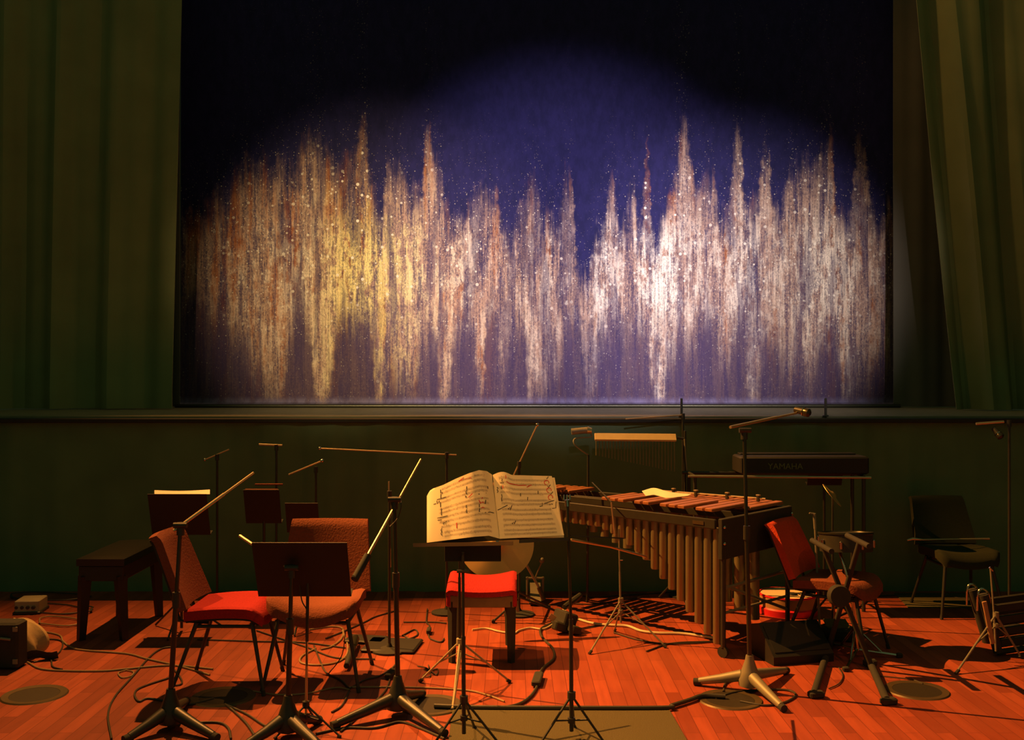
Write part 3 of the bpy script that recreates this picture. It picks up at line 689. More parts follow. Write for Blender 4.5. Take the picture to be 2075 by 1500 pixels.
# low music desk in front of the shaded red chair
C0 = P(621, 1482); Y4 = C0.y
root = thing('music_stand', C0, 'low black music stand with its desk back towards us, before the shaded red chair', 'music stand')
tripod(root, C0, Y4, 1452, 1428, 620, [(556, 1500), (690, 1496), (640, 1462)], .008, .005)
MB().tube([PD(620, 1475, Y4), PD(622, 1296, Y4)], .0065, 12).build('pole', M['boom'], root)
MB().tube([PD(622, 1300, Y4), PD(624, 1170, Y4)], .008, 12).build('upper_pole', M['black'], root)
desk_back(root, PD(618, 1208, Y4 + .03), .455, .315, math.radians(25), 'blackmatte', 0, True, 1)
clip_cable([PD(607, 1185, Y4), PD(612, 1218, Y4), PD(624, 1245, Y4 - .01), PD(621, 1300, Y4 - .012), PD(622, 1350, Y4 - .014)], 'thin black cable hanging down the pole of the low music stand', .003)

# thin light stand by the marimba
C0 = P(1256, 1300); Y5 = C0.y
root = thing('light_stand', C0, 'thin folding tripod stand on the floor in front of the marimba resonators', 'stand')
tripod(root, C0, Y5, 1240, 1217, 1258, [(1194, 1327), (1350, 1314), (1246, 1280)], .008, .0055, 'greymetal')
MB().tube([PD(1258, 1262, Y5), PD(1256, 1160, Y5)], .0065, 10).build('pole', M['greymetal'], root)
MB().tube([PD(1256, 1165, Y5), PD(1254, 1072, Y5)], .005, 10).build('upper_pole', M['greymetal'], root)
MB().tube([PD(1246, 1086, Y5), PD(1239, 1018, Y5)], .006, 10).build('top_rod', M['boom'], root)
MB().tube([PD(1239, 1018, Y5), PD(1200, 978, Y5 + .3)], .004, 8).build('desk_arm', M['black'], root)
MB().tube([PD(1254, 1135, Y5), PD(1262, 1135, Y5)], .005, 8).build('wing_screw', M['chrome'], root)

# folding stand at the right
C0 = P(2012, 1340); Y6 = C0.y
root = thing('music_stand', C0, 'thin folding music stand in front of the black folded frames at the right edge', 'music stand')
tripod(root, C0, Y6, 1268, 1246, 2018, [(1937, 1367), (2070, 1335), (2040, 1300)], .008, .006, 'greymetal')
MB().tube([PD(2018, 1320, Y6), PD(2014, 1240, Y6)], .006, 10).build('pole', M['greymetal'], root)
MB().tube([PD(2014, 1245, Y6), PD(2007, 1153, Y6)], .005, 10).build('upper_pole', M['greymetal'], root)
MB().tube([PD(2005, 1150, Y6), PD(2012, 1157, Y6)], .006, 8).build('top_screw', M['chrome'], root)

# ------------------------------------------------------------------ marimba
N0 = Vector((1.248, 6.26, 0)); A = Vector((-.724, .69, 0)).normalized(); Bv = Vector((.69, .724, 0)).normalized()
LEN = 2.15; W0 = .86; W1 = .50
def MP(s, t, z): # s along (m), t across fraction 0..1
    wd = lerp(W0, W1, s / LEN); return N0 + A * s + Bv * wd * t + Vector((0, 0, z))
root = thing('marimba', MP(LEN / 2, .5, 0), 'long marimba with rosewood bars and metal resonator tubes, running from right front to centre rear', 'marimba')
ang_a = math.atan2(A.y, A.x)
def beam(mb, a, b, wd, h):
    d = (b - a); R = Matrix.Rotation(math.atan2(d.y, d.x), 3, 'Z'); mb.box((a + b) / 2, (d.length, wd, h), R, .004)
fr = MB(); beam(fr, MP(0, 0, .815), MP(LEN, 0, .815), .022, .06); fr.build('front_rail', M['black'], root)
fr = MB(); beam(fr, MP(0, 1, .815), MP(LEN, 1, .815), .022, .06); fr.build('rear_rail', M['black'], root)
fr = MB(); beam(fr, MP(0.0, .46, .82), MP(LEN, .46, .82), .02, .05); beam(fr, MP(0, .55, .82), MP(LEN, .55, .82), .02, .05); fr.build('middle_rails', M['black'], root)
fr = MB(); beam(fr, MP(-.03, 0, .725), MP(-.03, 1, .725), .03, .25); fr.build('low_end_board', M['blackmatte'], root)
fr = MB(); beam(fr, MP(LEN + .02, 0, .79), MP(LEN + .02, 1, .79), .03, .12); fr.build('high_end_board', M['blackmatte'], root)
pitch = .068; nn = int(LEN / pitch)
# natural bars (far side), accidental bars (near side, groups of two and three)
for i in range(nn):
    s = .035 + i * pitch
    if 1.40 > s > .98 : continue
    a = MP(s, .50, .868); b = MP(s, .985, .868); d = b - a; R = Matrix.Rotation(math.atan2(d.y, d.x), 3, 'Z')
    MB().box((a + b) / 2, (d.length, .056 - .012 * s / LEN, .022), R, .004).build('bar', M['rosewood'], root)
pat = [1, 1, 0, 1, 1, 1, 0]
for i in range(nn):
    s = .07 + i * pitch
    if not pat[(i) % 7] or 1.40 > s > .98: continue
    a = MP(s, .03, .893); b = MP(s, .52, .893); d = b - a; R = Matrix.Rotation(math.atan2(d.y, d.x), 3, 'Z')
    MB().box((a + b) / 2, (d.length, .056 - .012 * s / LEN, .022), R, .004).build('bar', M['rosewood'], root)
# resonators, near row: bottom follows a curve
RB = [(1160, 1041), (1200, 1060), (1250, 1083), (1300, 1122), (1350, 1178), (1400, 1242), (1445, 1296), (1480, 1326)]
for i in range(nn):
    s = .02 + i * pitch * .98; c = MP(s, .06, 0); px = CX + c.x * F / c.y
    py = interp([(a, b) for a, b in [(1000, 1010)] + RB], px) if px < 1480 else 1328
    zb = max(.03, EYE - (py - CY) * c.y / F); zb = min(zb, .70)
    rr = .0300 - .006 * s / LEN
    rs = MB().tube([(c.x, c.y, .785), (c.x, c.y, zb + .01), (c.x, c.y, zb)], [rr, rr, rr * .86], 16).build('resonator', M['brass'], root)
for i in range(14):
    s = .05 + i * .095; c = MP(s, .62, 0); zb = .10 + .52 * (s / 1.4) ** .8; rr = .040 - .012 * s / 1.4
    MB().tube([(c.x, c.y, .785), (c.x, c.y, zb)], rr, 16).build('resonator', M['brass'], root)
for s in (0.0, LEN):
    for t in (.04, .96):
        c = MP(s - (.03 if s == 0 else -.02), t, 0)
        lg = MB().tube([c + Vector((0, 0, .75)), c + Vector((0, 0, .06))], .016, 12).build('leg', M['black'], root)
        MB().tube([c + Bv * -.012 + Vector((0, 0, .034)), c + Bv * .012 + Vector((0, 0, .034))], .034, 18).build('caster', M['blackmatte'], lg)
br = MB(); a, b = MP(-.03, .04, 0), MP(-.03, .96, 0)
br.tube([a + Vector((0, 0, .42)), b + Vector((0, 0, .42))], .011, 10).tube([a + Vector((0, 0, .44)), b + Vector((0, 0, .16))], .010, 10).tube([a + Vector((0, 0, .27)), b + Vector((0, 0, .25))], .009, 10)
br.build('end_brace', M['greymetal'], root)
nb = MB()
for t in (.02, .98):
    for z in (.80, .70):
        c = MP(-.05, t, z); nb.ball(c, .011)
nb.build('end_bolt', M['chrome'], root)
MB().box(MP(.12, .0, .815) - Bv * .013, (.08, .003, .022), Matrix.Rotation(ang_a, 3, 'Z')).build('name_plate', M['ring'], root)
# damper rail with clip blocks on the rear bars
rr_ = thing('clip_rail', MP(.45, .74, .882), 'thin metal rail with small clamp blocks lying across the rear marimba bars', 'rail')
MB().tube([MP(.80, .80, .905), MP(.05, .80, .905)], .006, 8).build('rail', M['boom'], rr_)
for s in (.72, .55, .32, .10):
    MB().box(MP(s, .80, .903), (.020, .022, .040), Matrix.Rotation(ang_a, 3, 'Z'), .003).build('clamp', M['black'], rr_)
    MB().box(MP(s, .80, .926), (.026, .024, .008), Matrix.Rotation(ang_a, 3, 'Z'), .002).build('clamp_cap', M['boom'], rr_)
# paper on marimba
def pz(px, py, z): return P(px, py, z)
pa = [pz(1301, 996, .905), pz(1325, 991, .93), pz(1362, 998, .918), pz(1400, 1002, .905), pz(1390, 1004, .905), pz(1352, 1009, .906), pz(1345, 1004, .906), pz(1308, 1004, .908)]
mb = MB(); rows = [(pz(1301, 995, .912), pz(1309, 1005, .907)), (pz(1325, 989, .925), pz(1328, 1003, .908)), (pz(1352, 996, .922), pz(1352, 1009, .907)), (pz(1375, 999, .915), pz(1375, 1007, .907)), (pz(1401, 1001, .910), pz(1393, 1005, .907))]
top = cr([r[0] for r in rows], 6); bot = cr([r[1] for r in rows], 6)
n = len(top) - 1
mb.grid(lambda u, v: top[round(u * n)].lerp(bot[round(u * n)], v), n, 3, .003, (0, 0, 1))
tag(mb.build('sheet_music', M['paper'], None, 60), 'brightly lit loose sheets of music lying across the marimba bars', 'sheet music')

# ------------------------------------------------------------------ cymbal with stand, behind the red stool
cc = PD(1006, 1100, 6.82)
axis = Vector((.10, -.90, .43)).normalized()
root = thing('cymbal', cc, 'large bronze cymbal tilted towards us behind the red stool', 'cymbal')
root.rotation_euler = Vector((0, 0, 1)).rotation_difference(axis).to_euler()
prof = [(0.004, .034), (.02, .033), (.04, .026), (.055, .014), (.12, .008), (.20, .002), (.252, -.004), (.252, -.0055), (.20, 0), (.12, .006), (.05, .012), (.004, .030)]
m_ = MB().lathe(prof, (0, 0, 0), seg=64); me = m_.build('bow', M['cymbal'], None, 50); me.parent = root
b2 = MB().tube([(0, 0, .02), (0, 0, .06)], .012, 12).build('wing_nut', M['chrome'], None); b2.parent = root
C0 = P(1062, 1262); root = thing('cymbal_stand', C0, 'low cymbal stand with splayed legs and clamps behind the red stool', 'stand')
Yk = C0.y
MB().tube([PD(1050, 1240, Yk), PD(1030, 1120, Yk)], .010, 12).build('pole', M['greymetal'], root)
MB().tube([PD(1064, 1140, Yk - .1), PD(1094, 1194, Yk - .1)], .009, 10).build('arm', M['greymetal'], root)
for a, b in (((1050, 1200), (1112, 1232)), ((1050, 1215), (1000, 1262)), ((1052, 1210), (1150, 1250))):
    p = P(*b); lg = MB().tube([PD(a[0], a[1], Yk), p + Vector((0, 0, .01))], .008, 8).build('leg', M['black'], root)
    MB().tube([p + Vector((0, 0, .012)), p + Vector((.0, -.03, .012))], .013, 8).build('rubber_foot', M['blackmatte'], lg)
MB().tube([PD(1092, 1190, Yk - .1), PD(1102, 1216, Yk - .1)], .016, 12).build('clamp', M['black'], root)
# clutter: pedal
c = P(1085, 1222); root = thing('drum_pedal', c, 'dark drum pedal and clamps on the floor right of the red stool', 'drum pedal')
MB().box(c + Vector((0, .02, .02)), (.10, .26, .02), bev=.004).build('base', M['black'], root)
MB().grid(lambda u, v: c + Vector((-.04 + .08 * u, -.12 + .24 * v, .04 + .09 * v)), 3, 6, .008, (0, 0, 1)).build('footboard', M['greymetal'], root)
MB().tube([c + Vector((-.07, .13, .16)), c + Vector((.07, .13, .16))], .009, 10).tube([c + Vector((-.06, .13, .0)), c + Vector((-.06, .13, .17))], .009, 8).tube([c + Vector((.06, .13, .0)), c + Vector((.06, .13, .17))], .009, 8).build('frame', M['greymetal'], root)
MB().tube([c + Vector((0, .13, .16)), c + Vector((.05, .06, .30))], .005, 8).ball(c + Vector((.05, .06, .31)), .022).build('beater', M['greymetal'], root)

# percussion clamp / cable lump behind slim stand
c = P(1145, 1282); root = thing('plug_box', c, 'black multiway plug box on its edge behind the slim stand, with a cream label', 'plug box')
R = Matrix.Rotation(.5, 3, 'Z') @ Matrix.Rotation(.35, 3, 'Y')
MB().box(c + Vector((0, .05, .075)), (.10, .16, .11), R, .008).build('body', M['blackmatte'], root)
MB().box(c + Vector((-.02, -.02, .04)), (.14, .06, .06), R, .008).build('socket_block', M['black'], root)
MB().box(c + Vector((.06, -.06, .035)), (.07, .07, .05), R, .006).build('plug', M['black'], root)
MB().box(c + Vector((-.085, .0, .10)), (.045, .004, .04), Matrix.Rotation(.6, 3, 'Y')).build('label_tag', M['tan'], root)
MB().tube([c + Vector((.0, .12, .14)), c + Vector((.07, .20, .17)), c + Vector((.12, .24, .20))], [.02, .024, .018], 10).build('connector', M['black'], root)

# ------------------------------------------------------------------ drum on the floor
c = P(1598, 1242); c.y += .02; root = thing('drum', c, 'shallow cream-topped drum with a red band lying on the floor behind the crossed stand', 'drum')
r_ = .205
MB().lathe([(r_, .045), (r_, .135), (r_ - .006, .139), (r_ - .012, .045)], c, seg=48).build('shell', M['woodshell'], root)
MB().lathe([(r_ - .012, .128), (r_ - .012, .136), (0, .136)], c, seg=48).build('drumhead', M['white'], root)
MB().lathe([(r_ + .001, .128), (r_ + .004, .132), (r_ + .002, .142), (r_ - .006, .142), (r_ - .006, .128)], c, seg=48).build('rim', M['redpaint'], root)
MB().lathe([(r_ - .02, .0), (r_ + .006, .0), (r_ + .010, .045), (r_, .055), (r_ - .02, .055)], c, seg=48).build('red_band', M['redpaint'], root)
g = c + Vector((.06, -.05, .137)); root = thing('sunglasses', g, 'pair of dark glasses lying on the cream drum top', 'glasses')
for sx in (-.042, .042): MB().lathe([(.0, .0), (.033, .0), (.036, .006), (.033, .012), (.0, .012)], g + Vector((sx, 0, .0)), seg=20).build('lens', M['black'], root)
MB().tube([g + Vector((-.02, 0, .01)), g + Vector((.02, 0, .01))], .006, 8).build('bridge', M['black'], root)

# ------------------------------------------------------------------ crossed keyboard stand
hub = PD(1700, 1208, 5.95)
root = thing('folding_cross_stand', (hub.x, hub.y, 0), 'heavy black cross-braced folding stand with a round joint, right of the marimba', 'stand')
def bar2(a, b, r): return MB().tube([a, b], r, 12)
fA0, fA1 = P(1763, 1350), P(1797, 1428); fB0, fB1 = P(1688, 1292), P(1650, 1414)
up = Vector((0, 0, .02))
legA = bar2(PD(1668, 1108, 6.0), fA0.lerp(fA1, .12) + up, .0155).build('cross_bar', M['blackmatte'], root)
legB = bar2(PD(1742, 1098, 5.9), fB0.lerp(fB1, .35) + up, .0155).build('cross_bar', M['blackmatte'], root)
MB().lathe([(.0, -.035), (.058, -.035), (.064, -.02), (.064, .02), (.058, .035), (0, .035)], hub, (0, -1, .1), 28).build('joint_disc', M['blackmatte'], root)
for a, b in ((fA0, fA1), (fB0, fB1)):
    ft = MB().tube([a + up * 1.1, b + up * 1.1], .021, 12).build('foot_bar', M['blackmatte'], root)
    MB().box(b + Vector((.01, .0, .018)), (.085, .05, .036), Matrix.Rotation(.2, 3, 'Z'), .008).build('end_cap', M['blackmatte'], ft)
    MB().box(a + Vector((0, .0, .02)), (.075, .05, .04), Matrix.Rotation(.2, 3, 'Z'), .008).build('end_cap', M['blackmatte'], ft)
for e in (PD(1668, 1108, 6.0), PD(1742, 1098, 5.9)):
    MB().tube([e + Vector((0, -.16, 0)), e + Vector((0, .22, 0))], .016, 12).build('support_arm', M['blackmatte'], root)
# black pedal unit under it
c = P(1702, 1300); root = thing('pedal_unit', c, 'black pedal unit with an olive top under the crossed stand', 'pedal')
MB().box(c + Vector((0, .06, .04)), (.20, .16, .08), Matrix.Rotation(-.3, 3, 'Z'), .012).build('body', M['blackmatte'], root)
MB().grid(lambda u, v: c + Vector((-.07 + .15 * u, .02 + .12 * v, .083 + .03 * v)), 3, 3, .008, (0, 0, 1)).build('treadle', M['mat'], root)
# black amplifier wedge in the shadow
c = P(1600, 1330); root = thing('floor_monitor', c, 'low black speaker wedge in shadow between the marimba end and the crossed stand', 'speaker')
Rz = Matrix.Rotation(.25, 3, 'Z')
mb = MB(); prof = [(-.17, 0), (.17, 0), (.17, .17), (.02, .21), (-.17, .05)]
base = len(mb.v)
for x in (-.20, .20):
    for y, z in prof: mb.v.append(c + Rz @ Vector((x, y, z)))
for k in range(5): k2 = (k + 1) % 5; mb.face(k, k2, 5 + k2, 5 + k)
mb.face(4, 3, 2, 1, 0); mb.face(5, 6, 7, 8, 9); mb.build('cabinet', M['deepblack'], root, 20)
MB().grid(lambda u, v: c + Rz @ Vector((-.18 + .36 * u, -.15 + .15 * v, .073 + .125 * v)), 2, 2, .006, (0, -.6, .75)).build('grille', M['deepblack'], root)

# chrome snare stand + snare
C0 = P(1738, 1332); Yd = C0.y
root = thing('drum_stand', C0, 'chrome drum stand with double-braced feet behind the crossed stand', 'drum stand')
MB().tube([PD(1737, 1318, Yd), PD(1728, 1205, Yd)], .013, 14).build('pole', M['chrome'], root)
MB().tube([PD(1728, 1206, Yd), PD(1696, 1100, Yd + .2)], .009, 14).build('upper_pole', M['chrome'], root)
MB().tube([PD(1727, 1214, Yd), PD(1726, 1190, Yd)], .022, 14).build('collar', M['chrome'], root)
MB().tube([PD(1733, 1265, Yd), PD(1734, 1275, Yd)], .02, 14).build('hub', M['chrome'], root)
for f in ((1822, 1333), (1714, 1361), (1683, 1308)):
    p = P(*f); top = PD(1733, 1270, Yd); low = PD(1737, 1316, Yd); mid = low.lerp(p, .6) + Vector((0, 0, .008))
    lg = MB().tube([low, p + Vector((0, 0, .012))], .009, 10).tube([top, mid], .007, 10).build('leg', M['chrome'], root)
    MB().box(p + Vector((0, 0, .014)), (.04, .03, .028), bev=.006).build('rubber_foot', M['blackmatte'], lg)
c = PD(1714, 1098, Yd + .25); root = thing('snare_drum', c, 'dark snare drum with glinting lugs above the seat of the right red chair', 'drum')
MB().lathe([(.162, -.06), (.165, .055), (.155, .055), (.155, -.06)], c, (0, .12, 1), 40).build('shell', M['black'], root)
MB().lathe([(.0, .050), (.158, .050), (.158, .054), (0, .054)], c, (0, .12, 1), 40).build('drumhead', M['blackmatte'], root)
MB().lathe([(.166, .046), (.171, .050), (.171, .062), (.165, .062), (.160, .050)], c, (0, .12, 1), 40).build('hoop', M['blacksteel'], root)
for k in range(8):
    a = 2 * PI * k / 8 + .3; MB().box(c + Vector((.17 * math.cos(a), .17 * math.sin(a), 0)), (.016, .016, .05), Matrix.Rotation(a, 3, 'Z'), .004).build('lug', M['chrome'], root)
# sticks / posts near the snare
o = MB().tube([PD(1650, 1041, 6.6), PD(1652, 1072, 6.6)], .010, 8).tube([PD(1640, 1040, 6.6), PD(1651, 1042, 6.6)], .006, 8).tube([PD(1652, 1072, 6.6), PD(1662, 1300, 6.6)], .008, 8).build('metal_post', M['greymetal'])
tag(o, 'short bent grey metal post standing behind the backrest of the right red chair', 'post')

# ------------------------------------------------------------------ folded frames at the far right
def frame_panel(x_px, y0, y1, Y, label):
    top = PD(x_px, y0, Y); bot = PD(x_px + 30, y1, Y); root = thing('folded_chair', (bot.x, bot.y, 0), label, 'folded chair', None)
    d = (bot - top)
    MB().tube([top, bot], [.032, .028], 12).build('front_upright', M['blackmatte'], root)
    MB().tube(cr([top + Vector((-.035, -.0, -.10)), top + Vector((-.03, 0, .01)), top + Vector((0, 0, .035)), top + Vector((.035, 0, .0)), top + Vector((.045, 0, -.10))], 6), .007, 8).build('top_hoop', M['chrome'], root)
    MB().tube([bot + Vector((.0, .0, .0)), bot + Vector((.62, .22, .02))], .018, 10).build('floor_rail', M['blackmatte'], root)
    for k in range(4):
        a = top.lerp(bot, .22 + .2 * k); MB().box(a + Vector((.33, .10, .0)), (.62, .02, .05), Matrix.Rotation(.3, 3, 'Z') @ Matrix.Rotation(-.04, 3, 'Y'), .006).build('slat', M['blackmatte'], root)
    MB().tube([top + Vector((.60, .2, -.03)), bot + Vector((.62, .22, .02))], .022, 10).build('rear_upright', M['blackmatte'], root)
    return root
frame_panel(1970, 1195, 1302, 6.6, 'black slatted folded chair at the right edge, rear of two, with shiny rounded top')
frame_panel(1992, 1205, 1322, 6.3, 'black slatted folded chair at the right edge, nearer of two, behind the thin stand')
o = MB().box(PD(2003, 1262, 6.12), (.028, .012, .26), Matrix.Rotation(-.2, 3, 'Y'), .003).build('wooden_slat', M['woodshell'])
tag(o, 'brown wooden strip leaning on the front of the black folded chairs', 'strip')

# ------------------------------------------------------------------ bar chimes with stand
Yb = 7.75; a = PD(1205, 885.5, Yb); b = PD(1370, 887.5, Yb); c = (a + b) / 2
fl = Vector((PD(1388, 900, Yb).x, Yb, 0)); root = thing('bar_chimes', fl, 'row of thin bar chimes hanging from a pale wooden bar before the dark rear cloth', 'chimes')
MB().box(c, ((b - a).length, .02, .062), Matrix.Rotation(.008, 3, 'Y') @ Matrix.Rotation(-.7, 3, 'X'), .002).build('wooden_bar', M['woodbar'], root)
for i in range(26):
    u = (i + .5) / 26; p = a.lerp(b, u) + Vector((0, 0, -.028)); L_ = .11 + .12 * u
    MB().tube([p, p - Vector((0, 0, L_))], .0048, 8).build('chime', M['brass'], root)
MB().tube([fl, fl + Vector((0, 0, 1.30))], .010, 10).build('pole', M['black'], root)
MB().tube([PD(1372, 887, Yb), PD(1388, 890, Yb)], .009, 8).build('arm', M['black'], root)
MB().tube([PD(1387, 890, Yb - .02), PD(1392, 955, Yb - .02)], .006, 8).build('side_rod', M['greymetal'], root)
for k in range(3):
    q = 2 * PI * k / 3 + .4; MB().tube([fl + Vector((0, 0, .25)), fl + Vector((.22 * math.cos(q), .22 * math.sin(q), .01))], .008, 8).build('leg', M['black'], root)

# electronic keyboard, back towards us, on a stand with bright front tube
Yk = 7.45; x0 = PD(1500, 930, Yk).x; x1 = PD(1762, 930, Yk).x; zt = PD(1500, 926, Yk).z; zb = PD(1500, 962, Yk).z
root = thing('electronic_keyboard', ((x0 + x1) / 2, Yk, zb), 'long dark electronic keyboard seen from behind, lettered on its back, at the right rear', 'keyboard')
MB().box(((x0 + x1) / 2, Yk + .14, (zt + zb) / 2), (x1 - x0, .28, zt - zb), bev=.012).build('body', M['deepblack'], root)
MB().box(((x0 + x1) / 2, Yk + .23, zt + .005), (x1 - x0 - .08, .10, .012), bev=.003).build('keys', M['deepblack'], root)
txt = bpy.data.curves.new('lettering', 'FONT'); txt.body = 'YAMAHA'; txt.size = .062; txt.extrude = .001; txt.align_x = 'LEFT'
tc_ = bpy.data.objects.new('lettering_curve', txt); COL.objects.link(tc_); bpy.context.view_layer.update()
to = bpy.data.objects.new('lettering', bpy.data.meshes.new_from_object(tc_.evaluated_get(bpy.context.evaluated_depsgraph_get()))); COL.objects.link(to); bpy.data.objects.remove(tc_)
to.parent = root; to.data.materials.clear(); to.data.materials.append(M['letter'])
pt = PD(1556, 951, Yk - .002); to.location = pt - root.location; to.rotation_euler = (PI / 2, 0, 0)
zr = PD(1400, 965, Yk).z
root = thing('keyboard_stand', ((x0 + x1) / 2, Yk + .1, 0), 'dark stand with a long glinting top tube under the electronic keyboard', 'stand')
xa = PD(1394, 965, Yk).x; xr = PD(1764, 965, Yk).x
MB().tube([(xa, Yk - .01, zr), (xr, Yk - .01, zr - .01)], .009, 10).build('front_tube', M['boom'], root)
MB().tube([(xa, Yk + .25, zr), (xr, Yk + .25, zr - .01)], .012, 10).build('rear_tube', M['black'], root)
for x in (xa + .05, xr - .05):
    for y in (Yk, Yk + .25): MB().tube([(x, y, zr), (x, y, 0)], .014, 10).build('leg', M['black'], root)
    MB().tube([(x, Yk, .12), (x, Yk + .25, .12)], .01, 8).tube([(x, Yk - .01, zr), (x, Yk + .25, zr)], .01, 8).build('side_brace', M['black'], root)
# desk behind the keyboard
def far_stand(label, px, top_py, Y, w_px, h, paper_=None, tilt=18, face=1):
    c = PD(px, top_py, Y); fl = Vector((c.x, Y, 0)); root = thing('music_stand', fl, label, 'music stand')
    n, up_, ax = desk_back(root, c - Vector((0, 0, h * .95)), w_px * Y / F, h, math.radians(tilt), 'blackmatte', 0, True, face)
    MB().tube([fl + Vector((0, 0, .02)), Vector((c.x, Y, c.z - h * .6))], .010, 10).build('pole', M['black'], root)
    for k in range(3):
        q = 2 * PI * k / 3 + .5; MB().tube([fl + Vector((0, 0, .22)), fl + Vector((.26 * math.cos(q), .26 * math.sin(q), .008))], .007, 8).build('leg', M['black'], root)
    return c, n, up_, ax
far_stand('dim music stand with its back to us behind the electronic keyboard', 1670, 918, 7.85, 70, .26)
c, n, up_, ax = far_stand('black music stand at the left with white sheet music showing over its top edge', 368, 998, 6.9, 118, .30)
o = MB().grid(lambda u, v: PD(313 + 112 * u, lerp(1001.5, 993.5, v) + (1.5 * math.sin(PI * u) if v > .5 else 0) - (2.5 * max(0, u - .5) if v > .5 else 0), 6.84 + .17 * v), 12, 2, .004, (0, -1, .3)).build('sheet_music', M['paper'])
tag(o, 'sheet music whose bright top edge shows over the left black music stand', 'sheet music')
c, n, up_, ax = far_stand('dark music stand with rust-coloured folders, behind the left boom tip', 535, 990, 7.3, 72, .26)
o = MB().box(PD(530, 993, 7.24), (.235, .015, .014), bev=.003).build('folder', M['redbrown_shade']); tag(o, 'thin rust-coloured folder on the dark music stand behind the left boom tip, lower of two', 'folder')
o = MB().box(PD(545, 982, 7.27), (.20, .012, .012), bev=.003).build('folder', M['redbrown_shade']); tag(o, 'narrow rust-coloured folder on the dark music stand behind the left boom tip, upper of two', 'folder')
far_stand('dim music stand showing just above the back of the shaded red chair', 615, 1017, 7.0, 66, .22)

# mic stands in the dark
def thin_boom(label, pole_px, top_py, Y, b0, b1, tipball=True, r=.005):
    tp = PD(pole_px, top_py, Y); fl = Vector((tp.x, Y, 0)); root = thing('microphone_stand', fl, label, 'microphone stand')
    MB().tube([fl + Vector((0, 0, .02)), tp], .009, 10).build('pole', M['black'], root)
    MB().tube([PD(*b0), PD(*b1)], r, 8).build('boom', M['boom'], root)
    MB().tube([tp - Vector((0, 0, .03)), tp + Vector((0, 0, .015))], .015, 10).build('clutch', M['black'], root)
    MB().lathe([(.11, 0), (.11, .012), (.02, .03), (.01, .05)], fl, seg=24).build('round_base', M['blackmatte'], root)
    if tipball: MB().ball(PD(*b0), r * 2.4).build('tip_knob', M['chrome'], root)
    return root
thin_boom('black stand with a very long thin level boom across the dark left centre', 905, 921, 7.4, (648, 909, 7.4), (925, 922, 7.4))
thin_boom('dim stand whose thin boom rises steeply behind the top of the open score', 1052, 940, 7.35, (1089, 861, 7.35), (1028, 990, 7.35))
thin_boom('dim stand with a short level boom near the upper left of the pit', 560, 905, 7.75, (525, 901, 7.75), (572, 903, 7.75), False, .008)
thin_boom('dim stand with a short boom slanting up at the left rear of the pit', 440, 925, 7.8, (415, 932, 7.8), (464, 911, 7.8))
thin_boom('dark stand with a short bright level boom at the upper right', 2045, 856, 7.0, (1978, 859, 7.0), (2034, 855, 7.0), False, .009)
thin_boom('dim stand with a boom holding cables left of the long level boom', 640, 950, 7.6, (653, 934, 7.6), (585, 962, 7.6), True, .006)
thin_boom('thin upright rod stand just left of the middle boom stand', 789, 1000, 6.4, (788, 976, 6.4), (791, 1150, 6.4), False, .005)
thin_boom('dim stand with a pale thin boom just below the stage lip, above the bar chimes', 1384, 842, 7.95, (1268, 849, 7.9), (1386, 841, 7.95), False, .006)
# lamp on arm
root = thing('stand_lamp', Vector((PD(1190, 900, 7.7).x, 7.7, 0)), 'small cylindrical stand lamp on a bent arm left of the bar chimes', 'lamp')
MB().tube([PD(1158, 875, 7.7), PD(1190, 872, 7.7)], .024, 16).build('shade', M['greymetal'], root)
MB().tube([PD(1190, 872, 7.7), PD(1199, 873, 7.7)], [.028, .020], 16).build('socket', M['boom'], root)
MB().tube(cr([PD(1195, 875, 7.7), PD(1198, 885, 7.7), PD(1168, 888, 7.68), PD(1163, 898, 7.66), PD(1176, 911, 7.66), PD(1192, 922, 7.7)], 6), .006, 8).build('arm', M['greymetal'], root)
MB().tube([PD(1192, 922, 7.7), Vector((PD(1190, 900, 7.7).x, 7.7, 0.01))], .009, 10).build('pole', M['black'], root)
# splash cymbal edge-on
c = PD(1687, 1003, 7.0); root = thing('splash_cymbal', c, 'small cymbal tilted edge-on, glowing orange below the electronic keyboard', 'cymbal')
d = (PD(1705, 1026, 7.0) - PD(1668, 983, 7.0)); ax = Vector((-d.z, -.05, d.x)).normalized()
if ax.z < 0: ax = -ax
root.rotation_euler = Vector((0, 0, 1)).rotation_difference(ax).to_euler()
o = MB().lathe([(.003, .018), (.02, .015), (.03, .006), (.095, -.004), (.095, -.0055), (.03, .004), (.003, .014)], (0, 0, 0), seg=40).build('bow', M['cymbal'], None, 50); o.parent = root
sp = thing('cymbal_stand', (c.x, 7.0, 0), 'dark thin stand holding the small tilted orange cymbal', 'stand')
MB().tube([Vector((c.x, 7.0, .01)), c - Vector((0, 0, .012))], .007, 10).build('pole', M['black'], sp)
for k in range(3):
    q = 2 * PI * k / 3 + 1.2; MB().tube([Vector((c.x, 7.0, .25)), Vector((c.x + .22 * math.cos(q), 7.0 + .22 * math.sin(q), .008))], .007, 8).build('leg', M['black'], sp)
# stick over the dim chair
o = MB().tube([PD(1838, 1095, 7.42), PD(1850, 1092, 7.42), PD(1870, 1094, 7.42), PD(2005, 1092, 7.44)], [.006, .010, .006, .006], 8).build('drum_mallet', M['boom'])
tag(o, 'long thin mallet lying across the dim chair at the right rear', 'mallet')

